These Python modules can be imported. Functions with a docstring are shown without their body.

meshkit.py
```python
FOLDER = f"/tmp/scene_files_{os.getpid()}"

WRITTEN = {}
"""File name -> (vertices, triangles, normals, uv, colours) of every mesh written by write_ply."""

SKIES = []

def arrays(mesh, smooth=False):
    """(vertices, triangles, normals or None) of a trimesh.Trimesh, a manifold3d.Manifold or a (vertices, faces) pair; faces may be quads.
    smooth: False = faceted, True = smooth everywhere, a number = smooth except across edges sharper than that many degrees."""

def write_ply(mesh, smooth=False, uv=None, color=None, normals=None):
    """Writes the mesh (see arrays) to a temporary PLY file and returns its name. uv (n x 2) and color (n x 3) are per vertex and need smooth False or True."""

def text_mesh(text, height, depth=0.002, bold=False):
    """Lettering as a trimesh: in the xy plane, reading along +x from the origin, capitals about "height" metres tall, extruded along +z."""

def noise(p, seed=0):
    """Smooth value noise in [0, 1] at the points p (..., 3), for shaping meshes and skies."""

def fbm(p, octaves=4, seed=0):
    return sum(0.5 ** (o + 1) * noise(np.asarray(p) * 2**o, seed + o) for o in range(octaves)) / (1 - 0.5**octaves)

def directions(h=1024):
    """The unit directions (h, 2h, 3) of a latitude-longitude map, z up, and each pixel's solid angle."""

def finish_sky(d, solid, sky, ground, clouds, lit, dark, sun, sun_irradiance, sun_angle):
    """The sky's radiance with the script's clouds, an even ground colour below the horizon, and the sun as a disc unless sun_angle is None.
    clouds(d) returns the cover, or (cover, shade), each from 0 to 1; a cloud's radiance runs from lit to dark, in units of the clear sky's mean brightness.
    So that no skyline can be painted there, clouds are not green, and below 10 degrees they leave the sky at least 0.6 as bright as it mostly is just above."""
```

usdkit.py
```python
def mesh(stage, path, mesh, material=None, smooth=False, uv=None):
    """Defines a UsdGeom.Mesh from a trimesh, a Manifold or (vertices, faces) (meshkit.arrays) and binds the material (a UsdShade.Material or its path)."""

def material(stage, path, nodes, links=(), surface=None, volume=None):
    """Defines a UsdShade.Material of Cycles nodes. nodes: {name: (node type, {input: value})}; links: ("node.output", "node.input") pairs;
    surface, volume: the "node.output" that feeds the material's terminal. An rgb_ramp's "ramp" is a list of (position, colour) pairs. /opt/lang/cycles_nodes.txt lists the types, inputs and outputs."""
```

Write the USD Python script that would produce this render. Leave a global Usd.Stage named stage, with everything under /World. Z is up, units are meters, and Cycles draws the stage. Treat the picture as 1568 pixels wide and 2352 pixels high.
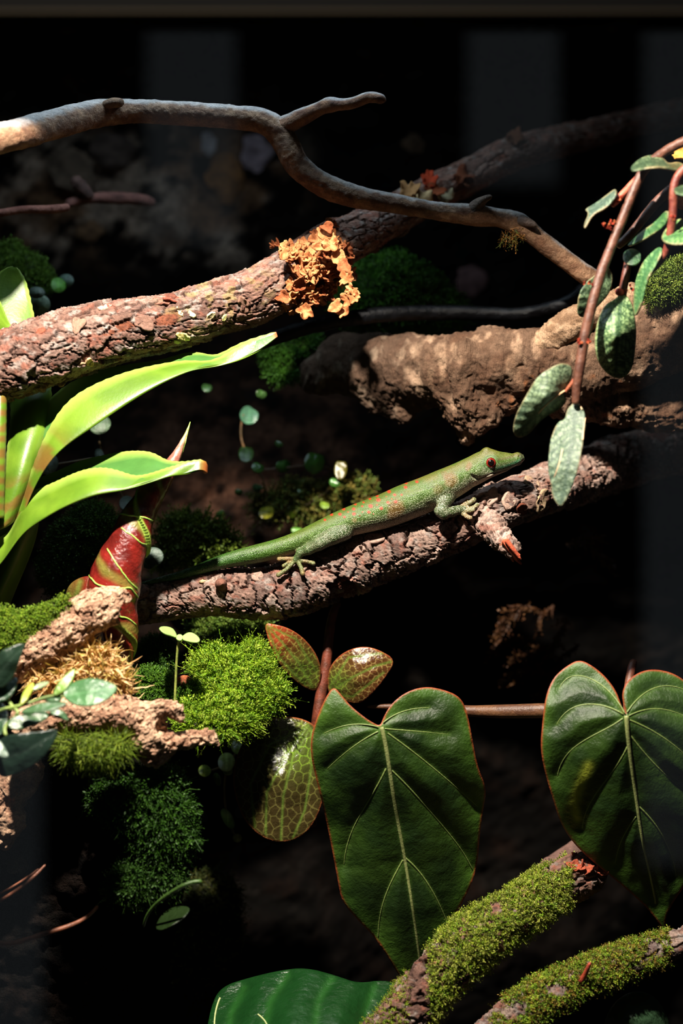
import math
import numpy as np
import usdkit, meshkit
from pxr import Usd, UsdGeom, UsdLux, UsdShade, Gf, Sdf, Vt
from scipy.interpolate import CubicSpline, RBFInterpolator, PchipInterpolator
from scipy.spatial import cKDTree, Delaunay
import shapely
from shapely.geometry import Polygon, Point, LineString

stage = Usd.Stage.CreateInMemory()
UsdGeom.SetStageUpAxis(stage, UsdGeom.Tokens.z)
UsdGeom.SetStageMetersPerUnit(stage, 1.0)
UsdGeom.Xform.Define(stage, '/World')
T_ = Sdf.ValueTypeNames

# ---------------------------------------------------------------- camera
W, H = 1568.0, 2352.0
FPX, DIST, ZC = 5760.0, 1.2, 0.32          # focal length in pixels, distance to the animal, camera height
cam = UsdGeom.Camera.Define(stage, '/World/camera')
cam.AddTranslateOp().Set(Gf.Vec3d(0, -DIST, ZC))
cam.AddRotateXOp().Set(90.0)
cam.CreateHorizontalApertureAttr(24.0)
cam.CreateVerticalApertureAttr(36.0)
cam.CreateFocalLengthAttr(24.0 * FPX / W)
cam.CreateClippingRangeAttr(Gf.Vec2f(0.02, 50.0))
cam.CreateFStopAttr(4.6)
cam.CreateFocusDistanceAttr(DIST - 0.012)
cam.CreateExposureAttr(0.0)

# ---------------------------------------------------------------- light
# dim grey-blue room around the terrarium
dome = UsdLux.DomeLight.Define(stage, '/World/room_light')
dome.CreateIntensityAttr(0.03)
dome.CreateColorAttr(Gf.Vec3f(0.80, 0.92, 1.0))
# warm clamp lamp over the front of the open lid
lamp = UsdLux.SphereLight.Define(stage, '/World/clamp_lamp')
lamp.CreateRadiusAttr(0.012)
lamp.CreateIntensityAttr(16000.0)
lamp.CreateColorAttr(Gf.Vec3f(1.0, 0.89, 0.76))
lamp.AddTranslateOp().Set(Gf.Vec3d(-0.10, -0.40, ZC + 0.47))
# cool light bar under the back of the lid
bar = UsdLux.RectLight.Define(stage, '/World/light_bar')
bar.CreateWidthAttr(0.24)
bar.CreateHeightAttr(0.03)
bar.CreateIntensityAttr(21.0)
bar.CreateColorAttr(Gf.Vec3f(0.66, 0.86, 1.0))
bar.AddTranslateOp().Set(Gf.Vec3d(-0.07, -0.01, ZC + 0.29))


# ---------------------------------------------------------------- helpers
def at(px, py, Y):
    px, py, Y = np.broadcast_arrays(np.asarray(px, float), np.asarray(py, float), np.asarray(Y, float))
    s = (DIST + Y) / FPX
    return np.stack([(px - W / 2) * s, Y, ZC + (H / 2 - py) * s], -1)


def to_px(v):
    s = (DIST + v[:, 1]) / FPX
    return v[:, 0] / s + W / 2, H / 2 - (v[:, 2] - ZC) / s


def sc(Y):
    return (DIST + Y) / FPX


def lin(r, g, b):
    c = np.array([r, g, b], float) / 255.0
    return np.where(c <= 0.04045, c / 12.92, ((c + 0.055) / 1.055) ** 2.4)


def sstep(a, b, x):
    t = np.clip((np.asarray(x, float) - a) / (b - a), 0, 1)
    return t * t * (3 - 2 * t)


def mixc(a, b, t):
    t = np.asarray(t, float)[:, None]
    return np.asarray(a) * (1 - t) + np.asarray(b) * t


USED = {}


def uniq(parent, name):
    k = (parent, name)
    n = USED.get(k, 0)
    USED[k] = n + 1
    return f'{parent}/{name}' + (f'_{n:03d}' if n else '')


class Node:
    def __init__(self, path, loc):
        self.path, self.loc = path, np.asarray(loc, float)

    @property
    def prim(self):
        return stage.GetPrimAtPath(self.path)


def tag(prim, label=None, cat=None, group=None, kind=None):
    for k, v in (('label', label), ('category', cat), ('group', group), ('kind', kind)):
        if v:
            prim.SetCustomDataByKey(k, v)


def thing(name, label, cat, loc=(0, 0, 0), group=None, kind=None):
    p = uniq('/World', name)
    x = UsdGeom.Xform.Define(stage, p)
    x.AddTranslateOp().Set(Gf.Vec3d(*map(float, loc)))
    tag(x.GetPrim(), label, cat, group, kind)
    return Node(p, loc)


def normals(v, f):
    n = np.zeros_like(v)
    fn = np.cross(v[f[:, 1]] - v[f[:, 0]], v[f[:, 2]] - v[f[:, 0]])
    for k in range(3):
        np.add.at(n, f[:, k], fn)
    l = np.linalg.norm(n, axis=1, keepdims=True)
    return np.where(l > 1e-20, n / np.maximum(l, 1e-30), [0, 0, 1.0])


TRI = [0]


def put(name, v, f, mat, parent=None, col=None, smooth=True, label=None, cat=None, group=None, kind=None, extra=None):
    base = parent.path if parent else '/World'
    path = uniq(base, name)
    loc = parent.loc if parent else v.mean(0) * 0
    f = np.asarray(f, np.int32)
    v = np.asarray(v, float)
    m = UsdGeom.Mesh.Define(stage, path)
    if smooth:                                  # faces outwards
        q = v - v.mean(0)
        if np.einsum('ij,ij->', q[f[:, 0]], np.cross(q[f[:, 1]], q[f[:, 2]])) < 0:
            f = np.ascontiguousarray(f[:, ::-1])
    off = np.zeros(3)
    if parent is None:
        off = np.array([v[:, 0].mean(), v[:, 1].mean(), v[:, 2].min()])
        m.AddTranslateOp().Set(Gf.Vec3d(*off))
    elif parent.prim.IsA(UsdGeom.Mesh) or not parent.prim.IsA(UsdGeom.Xform):
        off = parent.loc
    else:
        off = parent.loc
    m.CreatePointsAttr(Vt.Vec3fArray.FromNumpy((v - off).astype(np.float32)))
    m.CreateFaceVertexCountsAttr(Vt.IntArray.FromNumpy(np.full(len(f), 3, np.int32)))
    m.CreateFaceVertexIndicesAttr(Vt.IntArray.FromNumpy(f.ravel()))
    m.CreateSubdivisionSchemeAttr('none')
    if smooth:
        m.CreateNormalsAttr(Vt.Vec3fArray.FromNumpy(normals(v, f).astype(np.float32)))
        m.SetNormalsInterpolation('vertex')
    api = UsdGeom.PrimvarsAPI(m)
    if col is not None:
        col = np.broadcast_to(np.asarray(col, np.float32), (len(v), 3))
        api.CreatePrimvar('Cd', T_.Color3fArray, 'vertex').Set(Vt.Vec3fArray.FromNumpy(np.ascontiguousarray(np.clip(col, 0, 1))))
    for k, a in (extra or {}).items():
        api.CreatePrimvar(k, T_.FloatArray, 'vertex').Set(Vt.FloatArray.FromNumpy(np.ascontiguousarray(a, np.float32)))
    UsdShade.MaterialBindingAPI.Apply(m.GetPrim()).Bind(mat)
    tag(m.GetPrim(), label, cat, group, kind)
    TRI[0] += len(f)
    return Node(path, off)


def join(parts):
    vs, fs, cs, n = [], [], [], 0
    for p in parts:
        v, f = p[0], p[1]
        vs.append(v)
        fs.append(np.asarray(f) + n)
        if len(p) > 2:
            cs.append(np.broadcast_to(p[2], (len(v), 3)))
        n += len(v)
    return np.vstack(vs), np.vstack(fs), (np.vstack(cs) if cs else None)


def box(x0, x1, y0, y1, z0, z1):
    v = np.array([[x, y, z] for x in (x0, x1) for y in (y0, y1) for z in (z0, z1)], float)
    f = np.array([[0, 1, 3], [0, 3, 2], [4, 6, 7], [4, 7, 5], [0, 4, 5], [0, 5, 1], [2, 3, 7], [2, 7, 6], [0, 2, 6], [0, 6, 4], [1, 5, 7], [1, 7, 3]])
    return v, f


# ---------------------------------------------------------------- materials
def mat(name, rough=0.6, spec=0.4, tint=(), bump=(), trans=0.0, coat=0.0, sss=0.0, tcol=(1.0, 1.0, 0.55), coat_rough=0.15, rvar=0.0):
    """Cd x noise tints; bump: (kind, scale, distance, stretch)."""
    nd = {'cd': ('attribute', {'attribute': 'Cd'}), 'geo': ('geometry', {}),
          'p': ('principled_bsdf', {'roughness': rough, 'specular_ior_level': spec, 'coat_weight': coat, 'coat_roughness': coat_rough})}
    ln, cur = [], 'cd.color'
    for i, (s, lo, hi) in enumerate(tint):
        nd[f'tn{i}'] = ('noise_texture', {'scale': s, 'detail': 5.0, 'roughness': 0.65})
        nd[f'tr{i}'] = ('rgb_ramp', {'ramp': [(0.3, (lo,) * 3), (0.7, (hi,) * 3)]})
        nd[f'tm{i}'] = ('mix', {'mix_type': 'multiply', 'fac': 1.0})
        ln += [('geo.position', f'tn{i}.vector'), (f'tn{i}.fac', f'tr{i}.fac'), (cur, f'tm{i}.color1'), (f'tr{i}.color', f'tm{i}.color2')]
        cur = f'tm{i}.color'
    ln.append((cur, 'p.base_color'))
    prev = None
    for i, b in enumerate(bump):
        kind, s, d = b[:3]
        if kind == 'noise':
            nd[f'b{i}'] = ('noise_texture', {'scale': s, 'detail': 6.0, 'roughness': 0.6})
            o = f'b{i}.fac'
        else:
            nd[f'b{i}'] = ('voronoi_texture', {'scale': s, 'feature': 'f1'})
            o = f'b{i}.distance'
        nd[f'bm{i}'] = ('bump', {'strength': 1.0, 'distance': d, 'invert': kind == 'cells'})
        src = 'geo.position'
        if len(b) > 3:
            nd[f'bp{i}'] = ('mapping', {'scale': b[3]})
            ln.append(('geo.position', f'bp{i}.vector'))
            src = f'bp{i}.vector'
        ln += [(src, f'b{i}.vector'), (o, f'bm{i}.height')]
        if prev:
            ln.append((prev, f'bm{i}.normal'))
        prev = f'bm{i}.normal'
    if prev:
        ln.append((prev, 'p.normal'))
    if rvar:
        nd['rn'] = ('noise_texture', {'scale': 120.0, 'detail': 3.0})
        nd['rr'] = ('map_range', {'from_min': 0.35, 'from_max': 0.65, 'to_min': rough - rvar, 'to_max': rough + rvar, 'clamp': True})
        ln += [('geo.position', 'rn.vector'), ('rn.fac', 'rr.value'), ('rr.result', 'p.roughness')]
    out = 'p.BSDF'
    if sss:
        nd['p'][1].update(subsurface_weight=sss, subsurface_scale=0.0012)
    if trans:
        nd['tl'] = ('translucent_bsdf', {})
        nd['tc'] = ('mix', {'mix_type': 'multiply', 'fac': 1.0, 'color2': tcol})
        nd['mx'] = ('mix_closure', {'fac': trans})
        ln += [(cur, 'tc.color1'), ('tc.color', 'tl.color'), ('p.BSDF', 'mx.closure1'), ('tl.BSDF', 'mx.closure2')]
        out = 'mx.closure'
    return usdkit.material(stage, f'/World/Looks/{name}', nd, ln, surface=out)


UsdGeom.Scope.Define(stage, '/World/Looks')
M_bark = mat('rough_bark', 0.85, 0.25, [(900, .65, 1.25), (220, .75, 1.2)], [('noise', 1700, .0004), ('noise', 520, .0004)])
M_smooth_bark = mat('smooth_bark', 0.7, 0.3, [(1100, .7, 1.25), (160, .7, 1.25)], [('noise', 1600, .0005), ('noise', 420, .0009)])
M_cork = mat('cork_bark', 0.9, 0.15, [(1100, .65, 1.25), (260, .75, 1.2)], [('noise', 1300, .0007), ('noise', 420, .0012)])
M_drift = mat('driftwood', 0.85, 0.15, [(1500, .75, 1.2), (180, .7, 1.25)], [('noise', 1100, .0006), ('noise', 240, .0016, (5, 1.5, .9)), ('noise', 380, .0010)])
M_soil = mat('soil', 0.9, 0.06, [(300, .4, 1.6), (60, .5, 1.5)], [('noise', 700, .002), ('noise', 200, .004)], rvar=.12)
M_lichen = mat('lichen', 0.85, 0.15, [(900, .75, 1.2)], [('noise', 1200, .0006)], trans=.12, tcol=(1, .8, .5))
M_moss = mat('moss', 0.6, 0.25, [(300, .7, 1.3)], trans=.3)
M_brom = mat('bromeliad', 0.38, 0.45, [(90, .88, 1.1)], [('noise', 700, .0001)], trans=.26, tcol=(1.0, 1.0, .45))
M_leaf = mat('velvet_leaf', 0.42, 0.35, [(70, .75, 1.25)], [('noise', 900, .00025), ('noise', 130, .0012)], trans=.12)
M_gloss = mat('glossy_leaf', 0.2, 0.55, [(90, .8, 1.2)], [('noise', 160, .0012)], trans=.10)
M_silver = mat('silver_leaf', 0.35, 0.5, [(300, .85, 1.15)], [('noise', 700, .0005), ('noise', 220, .0009)], trans=.10)
M_roll = mat('rolled_leaf', 0.18, 0.5, [(250, .85, 1.15)], [('noise', 350, .0007)], trans=.06, coat=.5, coat_rough=.08)
M_stem = mat('stem', 0.42, 0.4, [(700, .8, 1.2)], [('noise', 900, .0003)])
M_cable = mat('black_vine', 0.25, 0.1, [], [('noise', 900, .0004)])
M_plain = mat('plain', 0.6, 0.3, [(200, .9, 1.1)])
M_rail = mat('black_plastic', 0.9, 0.01)
M_eye = mat('eye', 0.05, 0.6, coat=1.0, coat_rough=.02)


# ---------------------------------------------------------------- curve and mesh builders
def curve(pts, n=None, step=None, closed=False):
    p = np.asarray(pts, float)
    d = np.r_[0, np.cumsum(np.linalg.norm(np.diff(p[:, :2], axis=0), axis=1) ** 0.75)]
    cs = CubicSpline(d, p)
    q = cs(np.linspace(0, d[-1], 400))
    a = np.r_[0, np.cumsum(np.linalg.norm(np.diff(q[:, :2], axis=0), axis=1))]
    if n is None:
        n = max(3, int(a[-1] / step) + 1)
    t = np.interp(np.linspace(0, a[-1], n), a, np.linspace(0, d[-1], 400))
    out = cs(t)
    lin_ = PchipInterpolator(d, p)(t)           # radii and depth without overshoot
    out[:, 2:] = lin_[:, 2:]
    return out


def frames(c):
    t = np.gradient(c, axis=0)
    t /= np.linalg.norm(t, axis=1, keepdims=True)
    a = np.zeros_like(c)
    r = np.array([0, -1.0, 0])                  # first direction: towards the camera
    for i in range(len(c)):
        r = r - t[i] * (r @ t[i])
        r /= np.linalg.norm(r)
        a[i] = r
    return t, a, np.cross(t, a)


def tube_faces(n, m, caps=True):
    i, j = np.meshgrid(np.arange(n - 1), np.arange(m), indexing='ij')
    q = np.stack([i * m + j, i * m + (j + 1) % m, (i + 1) * m + (j + 1) % m, (i + 1) * m + j], -1).reshape(-1, 4)
    f = np.vstack([q[:, [0, 2, 1]], q[:, [0, 3, 2]]])
    if caps:
        f = np.vstack([f, np.stack([np.full(m, n * m), np.arange(m), (np.arange(m) + 1) % m], 1)[:, [0, 1, 2]],
                       np.stack([np.full(m, n * m + 1), (n - 1) * m + (np.arange(m) + 1) % m, (n - 1) * m + np.arange(m)], 1)])
    return f


class Limb:
    """A branch: path of (px, py, Y, radius px), displaced by relief(u, w, circumference, pos, theta) in metres."""

    def __init__(self, path, step=3.0, relief=None, around=None, ends=(0.75, 0.75)):
        c = curve(path, step=step)
        n = len(c)
        C = at(c[:, 0], c[:, 1], c[:, 2])
        R = c[:, 3] * sc(c[:, 2])
        m = around or max(8, int(2 * np.pi * c[:, 3].max() / step))
        t, a, b = frames(C)
        th = np.arange(m) * 2 * np.pi / m
        u = np.r_[0, np.cumsum(np.linalg.norm(np.diff(C, axis=0), axis=1))]
        L = u[-1]
        for side, e in zip((u, L - u), ends):    # rounded ends
            x = np.clip(side / (R.mean() * e + 1e-9), 0, 1)
            R = R * np.sqrt(np.clip(1 - (1 - x) ** 2, 0.03, 1))
        d = np.cos(th)[None, :, None] * a[:, None] + np.sin(th)[None, :, None] * b[:, None]
        P = C[:, None] + R[:, None, None] * d
        self.u = np.repeat(u, m)
        self.th = np.tile(th, n)
        self.R = np.repeat(R, m)
        self.rm = c[:, 3].max() * sc(c[:, 2].mean())
        self.d = d.reshape(-1, 3)
        self.C, self.c, self.n, self.m = C, c, n, m
        v = P.reshape(-1, 3)
        self.base = v
        if relief is not None:
            h = relief(self)
            x = np.clip(np.minimum(self.u, L - self.u) / (R.mean() * .4), 0.15, 1)
            v = v + self.d * (h * x)[:, None]
        v = np.vstack([v, C[0] , C[-1]])
        self.v, self.f = v, tube_faces(n, m)[:, ::-1]
        if np.einsum('ij,ij->', v[self.f[:, 0]] - v[0], np.cross(v[self.f[:, 1]] - v[0], v[self.f[:, 2]] - v[0])) < 0:
            self.f = self.f[:, ::-1]

    def full(self, a):
        a = np.asarray(a, float)
        return np.concatenate([a, a[:1], a[-1:]])


def plates(u, w, circ, du, dw, seed, jit=0.38):
    """Cells of a jittered brick grid on an unrolled tube: (distance to the crack in cells, cell id, offset to the cell's centre)."""
    r = np.random.default_rng(seed)
    nw = max(2, int(round(circ / dw)))
    nu = int(u.max() / du) + 3
    i, j = np.meshgrid(np.arange(-1, nu), np.arange(nw), indexing='ij')
    pu = i + r.uniform(-jit, jit, i.shape) + 0.5 * (j % 2)
    pw = j + r.uniform(-jit, jit, i.shape)
    n0 = pu.size
    P = np.stack([pu.ravel(), pw.ravel()], 1)
    P = np.vstack([P, P + [0, nw], P - [0, nw]])
    q = np.stack([u / du, w / circ * nw], 1)
    dd, ii = cKDTree(P).query(q, k=2)
    a, b = P[ii[:, 0]], P[ii[:, 1]]
    mid, nrm = (a + b) / 2, (b - a)
    nrm /= np.linalg.norm(nrm, axis=1, keepdims=True)
    edge = np.abs(((mid - q) * nrm).sum(1))
    return edge, ii[:, 0] % n0, q - a, n0


def poly(pts, it=2):
    p = np.asarray(pts, float)
    for _ in range(it):
        q = np.roll(p, -1, 0)
        p = np.stack([0.75 * p + 0.25 * q, 0.25 * p + 0.75 * q], 1).reshape(-1, p.shape[1])
    return p


def densify(p, step, closed=True):
    p = np.asarray(p, float)
    if closed:
        p = np.vstack([p, p[:1]])
    a = np.r_[0, np.cumsum(np.linalg.norm(np.diff(p, axis=0), axis=1))]
    n = max(4, int(round(a[-1] / step)))
    t = np.linspace(0, a[-1], n + 1)
    q = np.stack([np.interp(t, a, p[:, k]) for k in range(p.shape[1])], 1)
    return q[:-1] if closed else q


def patch(outline, step, it=2, seed=0, serr=0.0):
    """Triangulated inside of a pixel outline: (points, faces, edge distance, boundary count)."""
    r = np.random.default_rng(seed)
    b = densify(poly(outline, it), step)
    if serr:
        cen = b.mean(0)
        b = b + (b - cen) / np.linalg.norm(b - cen, axis=1, keepdims=True) * (r.uniform(-1, 1, len(b)) * serr)[:, None]
    pg = Polygon(b)
    if not pg.is_valid:
        pg = pg.buffer(0)
        if pg.geom_type != 'Polygon':
            pg = max(pg.geoms, key=lambda g: g.area)
        b = densify(np.array(pg.exterior.coords)[:-1], step)
        pg = Polygon(b)
    x0, y0, x1, y1 = pg.bounds
    gx, gy = np.meshgrid(np.arange(x0, x1, step), np.arange(y0, y1, step * .866))
    gx = gx + (np.arange(gx.shape[0]) % 2)[:, None] * step / 2
    g = np.stack([gx.ravel(), gy.ravel()], 1)
    g = g + r.uniform(-.12, .12, g.shape) * step
    inner = pg.buffer(-0.55 * step)
    g = g[shapely.contains_xy(inner, g[:, 0], g[:, 1])]
    p = np.vstack([b, g])
    tr = Delaunay(p).simplices
    cen = p[tr].mean(1)
    tr = tr[shapely.contains_xy(pg.buffer(1e-6), cen[:, 0], cen[:, 1])]
    e1, e2 = p[tr[:, 1]] - p[tr[:, 0]], p[tr[:, 2]] - p[tr[:, 0]]
    cr = e1[:, 0] * e2[:, 1] - e1[:, 1] * e2[:, 0]
    tr = tr[np.abs(cr) > 1e-4]
    cr = cr[np.abs(cr) > 1e-4]
    tr[cr > 0] = tr[cr > 0][:, ::-1]            # facing the camera (pixel y runs down)
    ed = shapely.distance(pg.exterior, shapely.points(p))
    return p, tr, ed, len(b)


def thicken(v, f, t):
    n = normals(v, f)
    N = len(v)
    e = np.sort(np.vstack([f[:, [0, 1]], f[:, [1, 2]], f[:, [2, 0]]]), axis=1)
    d = np.vstack([f[:, [0, 1]], f[:, [1, 2]], f[:, [2, 0]]])
    key = e[:, 0].astype(np.int64) * N + e[:, 1]
    _, inv, cnt = np.unique(key, return_inverse=True, return_counts=True)
    bd = d[cnt[inv] == 1]
    side = np.vstack([np.stack([bd[:, 0], bd[:, 0] + N, bd[:, 1]], 1), np.stack([bd[:, 1], bd[:, 0] + N, bd[:, 1] + N], 1)])
    return np.vstack([v, v - n * t]), np.vstack([f, f[:, ::-1] + N, side])


class Blade:
    """A leaf blade from its outline: depth through anchor points (px, py, Y), quilted between the veins."""

    def __init__(self, outline, anchors, step=4.0, veins=(), bulge=3.0, bw=14.0, thick=0.0006, wob=0.0, edge=0.0, it=2, seed=0, wobs=60.0, serr=0.0):
        p, f, ed, nb = patch(outline, step, it, seed, serr)
        an = np.asarray(anchors, float)
        self.rbf = RBFInterpolator(an[:, :2] / 100, an[:, 2], kernel='thin_plate_spline', degree=1)
        self.seed, self.wob, self.wobs, self.bulge, self.bw, self.edge = seed, wob, wobs, bulge, bw, edge
        vp = [densify(np.asarray(x, float)[:, :2], 2.0, False) for x in veins]
        self.vt = cKDTree(np.vstack(vp)) if vp else None
        self.pg = Polygon(poly(outline, it)).buffer(0)
        Y = self.depth(p, ed)
        v = at(p[:, 0], p[:, 1], Y)
        self.p, self.ed = np.vstack([p, p]), np.r_[ed, ed]
        self.vd = self.vt.query(self.p)[0] if self.vt else np.full(len(self.p), 99.0)
        self.v, self.f = thicken(v, f, thick)

    def depth(self, p, ed=None):
        p = np.asarray(p, float)[:, :2]
        if ed is None:
            ed = np.zeros(len(p)) + 20.0
        Y = self.rbf(p / 100)
        s = sc(Y)
        if self.vt is not None:
            d = self.vt.query(p)[0]
            Y = Y - s * self.bulge * (1 - np.exp(-(d / self.bw) ** 1.5))
        if self.wob:
            Y = Y + s * self.wob * (meshkit.fbm(np.stack([p[:, 0] / self.wobs, p[:, 1] / self.wobs, np.full(len(p), self.seed * 7.3)], -1), 3, self.seed) - .5) * 2
        if self.edge:
            Y = Y + s * self.edge * np.exp(-ed / 12.0)
        return Y

    def vein(self, pts, r0, r1, lift=0.4):
        q = densify(np.asarray(pts, float), 5.0, False)
        if len(pts) > 2:
            q = curve(np.c_[np.asarray(pts, float), np.zeros(len(pts))], step=6.0)[:, :2]
        Y = self.depth(q)
        rr = np.linspace(r0, r1, len(q))
        C = at(q[:, 0], q[:, 1], Y - rr * sc(Y) * lift)
        R = rr * sc(Y)
        m = 6
        t, a, b = frames(C)
        th = np.arange(m) * 2 * np.pi / m
        P = C[:, None] + R[:, None, None] * (np.cos(th)[None, :, None] * a[:, None] * .8 + np.sin(th)[None, :, None] * b[:, None])
        return np.vstack([P.reshape(-1, 3), C[0], C[-1]]), tube_faces(len(q), m)


def ribbon(N, K, Fr, n=60, m=13, thick=0.0008, serr=0.0, seed=0, closed_tip=True):
    """Strap leaf through three rails of (px, py, Y): near margin, keel, far margin."""
    r = np.random.default_rng(seed)

    def rail(p):
        p = np.asarray(p, float)
        d = np.r_[0, np.cumsum(np.linalg.norm(np.diff(p[:, :2], axis=0), axis=1))]
        return CubicSpline(d / d[-1], p)(np.linspace(0, 1, n)) if len(p) > 3 else PchipInterpolator(d / d[-1], p)(np.linspace(0, 1, n))
    A, B, C = (at(*rail(x).T) for x in (N, K, Fr))
    s = np.linspace(-1, 1, m)[None, :, None]
    P = A[:, None] * s * (s - 1) / 2 + B[:, None] * (1 - s * s) + C[:, None] * s * (s + 1) / 2
    tt, ss = np.meshgrid(np.linspace(0, 1, n), np.linspace(-1, 1, m), indexing='ij')
    if serr:
        for j in (0, m - 1):
            out = P[:, j] - P[:, m // 2]
            out /= np.linalg.norm(out, axis=1, keepdims=True) + 1e-9
            P[::2, j] += out[::2] * serr * S0
    i, j = np.meshgrid(np.arange(n - 1), np.arange(m - 1), indexing='ij')
    q = np.stack([i * m + j, i * m + j + 1, (i + 1) * m + j + 1, (i + 1) * m + j], -1).reshape(-1, 4)
    f = np.vstack([q[:, [0, 1, 2]], q[:, [0, 2, 3]]])
    v = P.reshape(-1, 3)
    v, f = thicken(v, f, thick)
    return v, f, np.r_[tt.ravel(), tt.ravel()], np.r_[ss.ravel(), ss.ravel()]


S0 = sc(0.0)


def surfnet(fn, lo, hi, step, c=4, slack=1.9):
    """Surface nets of an implicit function on a fine grid, evaluated only near the surface."""
    lo, hi = np.asarray(lo, float), np.asarray(hi, float)
    nc = np.ceil((hi - lo) / (step * c)).astype(int) + 1
    g = np.stack(np.meshgrid(*[lo[k] + step * c * np.arange(nc[k]) for k in range(3)], indexing='ij'), -1)
    dc = fn(g.reshape(-1, 3)).reshape(nc)
    n = (nc - 1) * c + 1
    ix = [np.rint(np.arange(n[k]) / c).astype(int) for k in range(3)]
    val = dc[np.ix_(*ix)].astype(np.float32)
    m = (np.abs(dc) < step * c * slack)[np.ix_(*ix)]
    pts = np.argwhere(m)
    val[m] = fn(lo + step * pts).astype(np.float32)
    s = val < 0
    cnt = np.zeros(tuple(n - 1), np.int8)
    for a, b, d in np.ndindex(2, 2, 2):
        cnt += s[a:n[0] - 1 + a, b:n[1] - 1 + b, d:n[2] - 1 + d]
    cells = np.argwhere((cnt > 0) & (cnt < 8))
    idx = np.full(tuple(n - 1), -1, np.int32)
    idx[tuple(cells.T)] = np.arange(len(cells))
    acc, w = np.zeros((len(cells), 3)), np.zeros(len(cells))
    cor = list(np.ndindex(2, 2, 2))
    for p in cor:
        for ax in range(3):
            if p[ax] == 0:
                q = list(p)
                q[ax] = 1
                va, vb = val[tuple((cells + p).T)], val[tuple((cells + q).T)]
                x = (va < 0) != (vb < 0)
                t = np.where(x, va / np.where(x, va - vb, 1), 0)
                pos = np.repeat(np.asarray(p, float)[None], len(cells), 0)
                pos[:, ax] = t
                acc += np.where(x[:, None], pos, 0)
                w += x
    v = lo + step * (cells + acc / w[:, None])
    F = []
    for ax in range(3):
        o1, o2 = (ax + 1) % 3, (ax + 2) % 3
        sl0, sl1 = [slice(None)] * 3, [slice(None)] * 3
        sl0[ax], sl1[ax] = slice(0, -1), slice(1, None)
        ch = s[tuple(sl0)] != s[tuple(sl1)]
        e = np.argwhere(ch)
        e = e[(e[:, o1] > 0) & (e[:, o2] > 0) & (e[:, o1] < n[o1] - 1) & (e[:, o2] < n[o2] - 1)]
        ins = s[tuple(e.T)]
        q = []
        for d1, d2 in ((-1, -1), (0, -1), (0, 0), (-1, 0)):
            k = e.copy()
            k[:, o1] += d1
            k[:, o2] += d2
            q.append(idx[tuple(k.T)])
        q = np.stack(q, 1)
        q[~ins] = q[~ins][:, ::-1]
        F.append(q)
    q = np.vstack(F)
    q = q[(q >= 0).all(1)]
    return v, np.vstack([q[:, [0, 1, 2]], q[:, [0, 2, 3]]])


def smin(a, b, k):
    h = np.clip(0.5 + 0.5 * (b - a) / k, 0, 1)
    return b * (1 - h) + a * h - k * h * (1 - h)


def cone_sd(p, a, b, ra, rb):
    a, b = np.asarray(a, float), np.asarray(b, float)
    d = b - a
    t = np.clip(((p - a) @ d) / (d @ d), 0, 1)
    return np.linalg.norm(p - a - t[:, None] * d, axis=1) - (ra + (rb - ra) * t)


def chain_sd(p, pts, k=None):
    """pts: (x, y, q, r) in px; smooth union of round cones, bounded for speed."""
    d = np.full(len(p), 1e3)
    for A, B in zip(pts[:-1], pts[1:]):
        c = cone_sd(p, A[:3], B[:3], A[3], B[3])
        d = np.minimum(d, c) if not k else smin(d, c, k)
    return d


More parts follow.
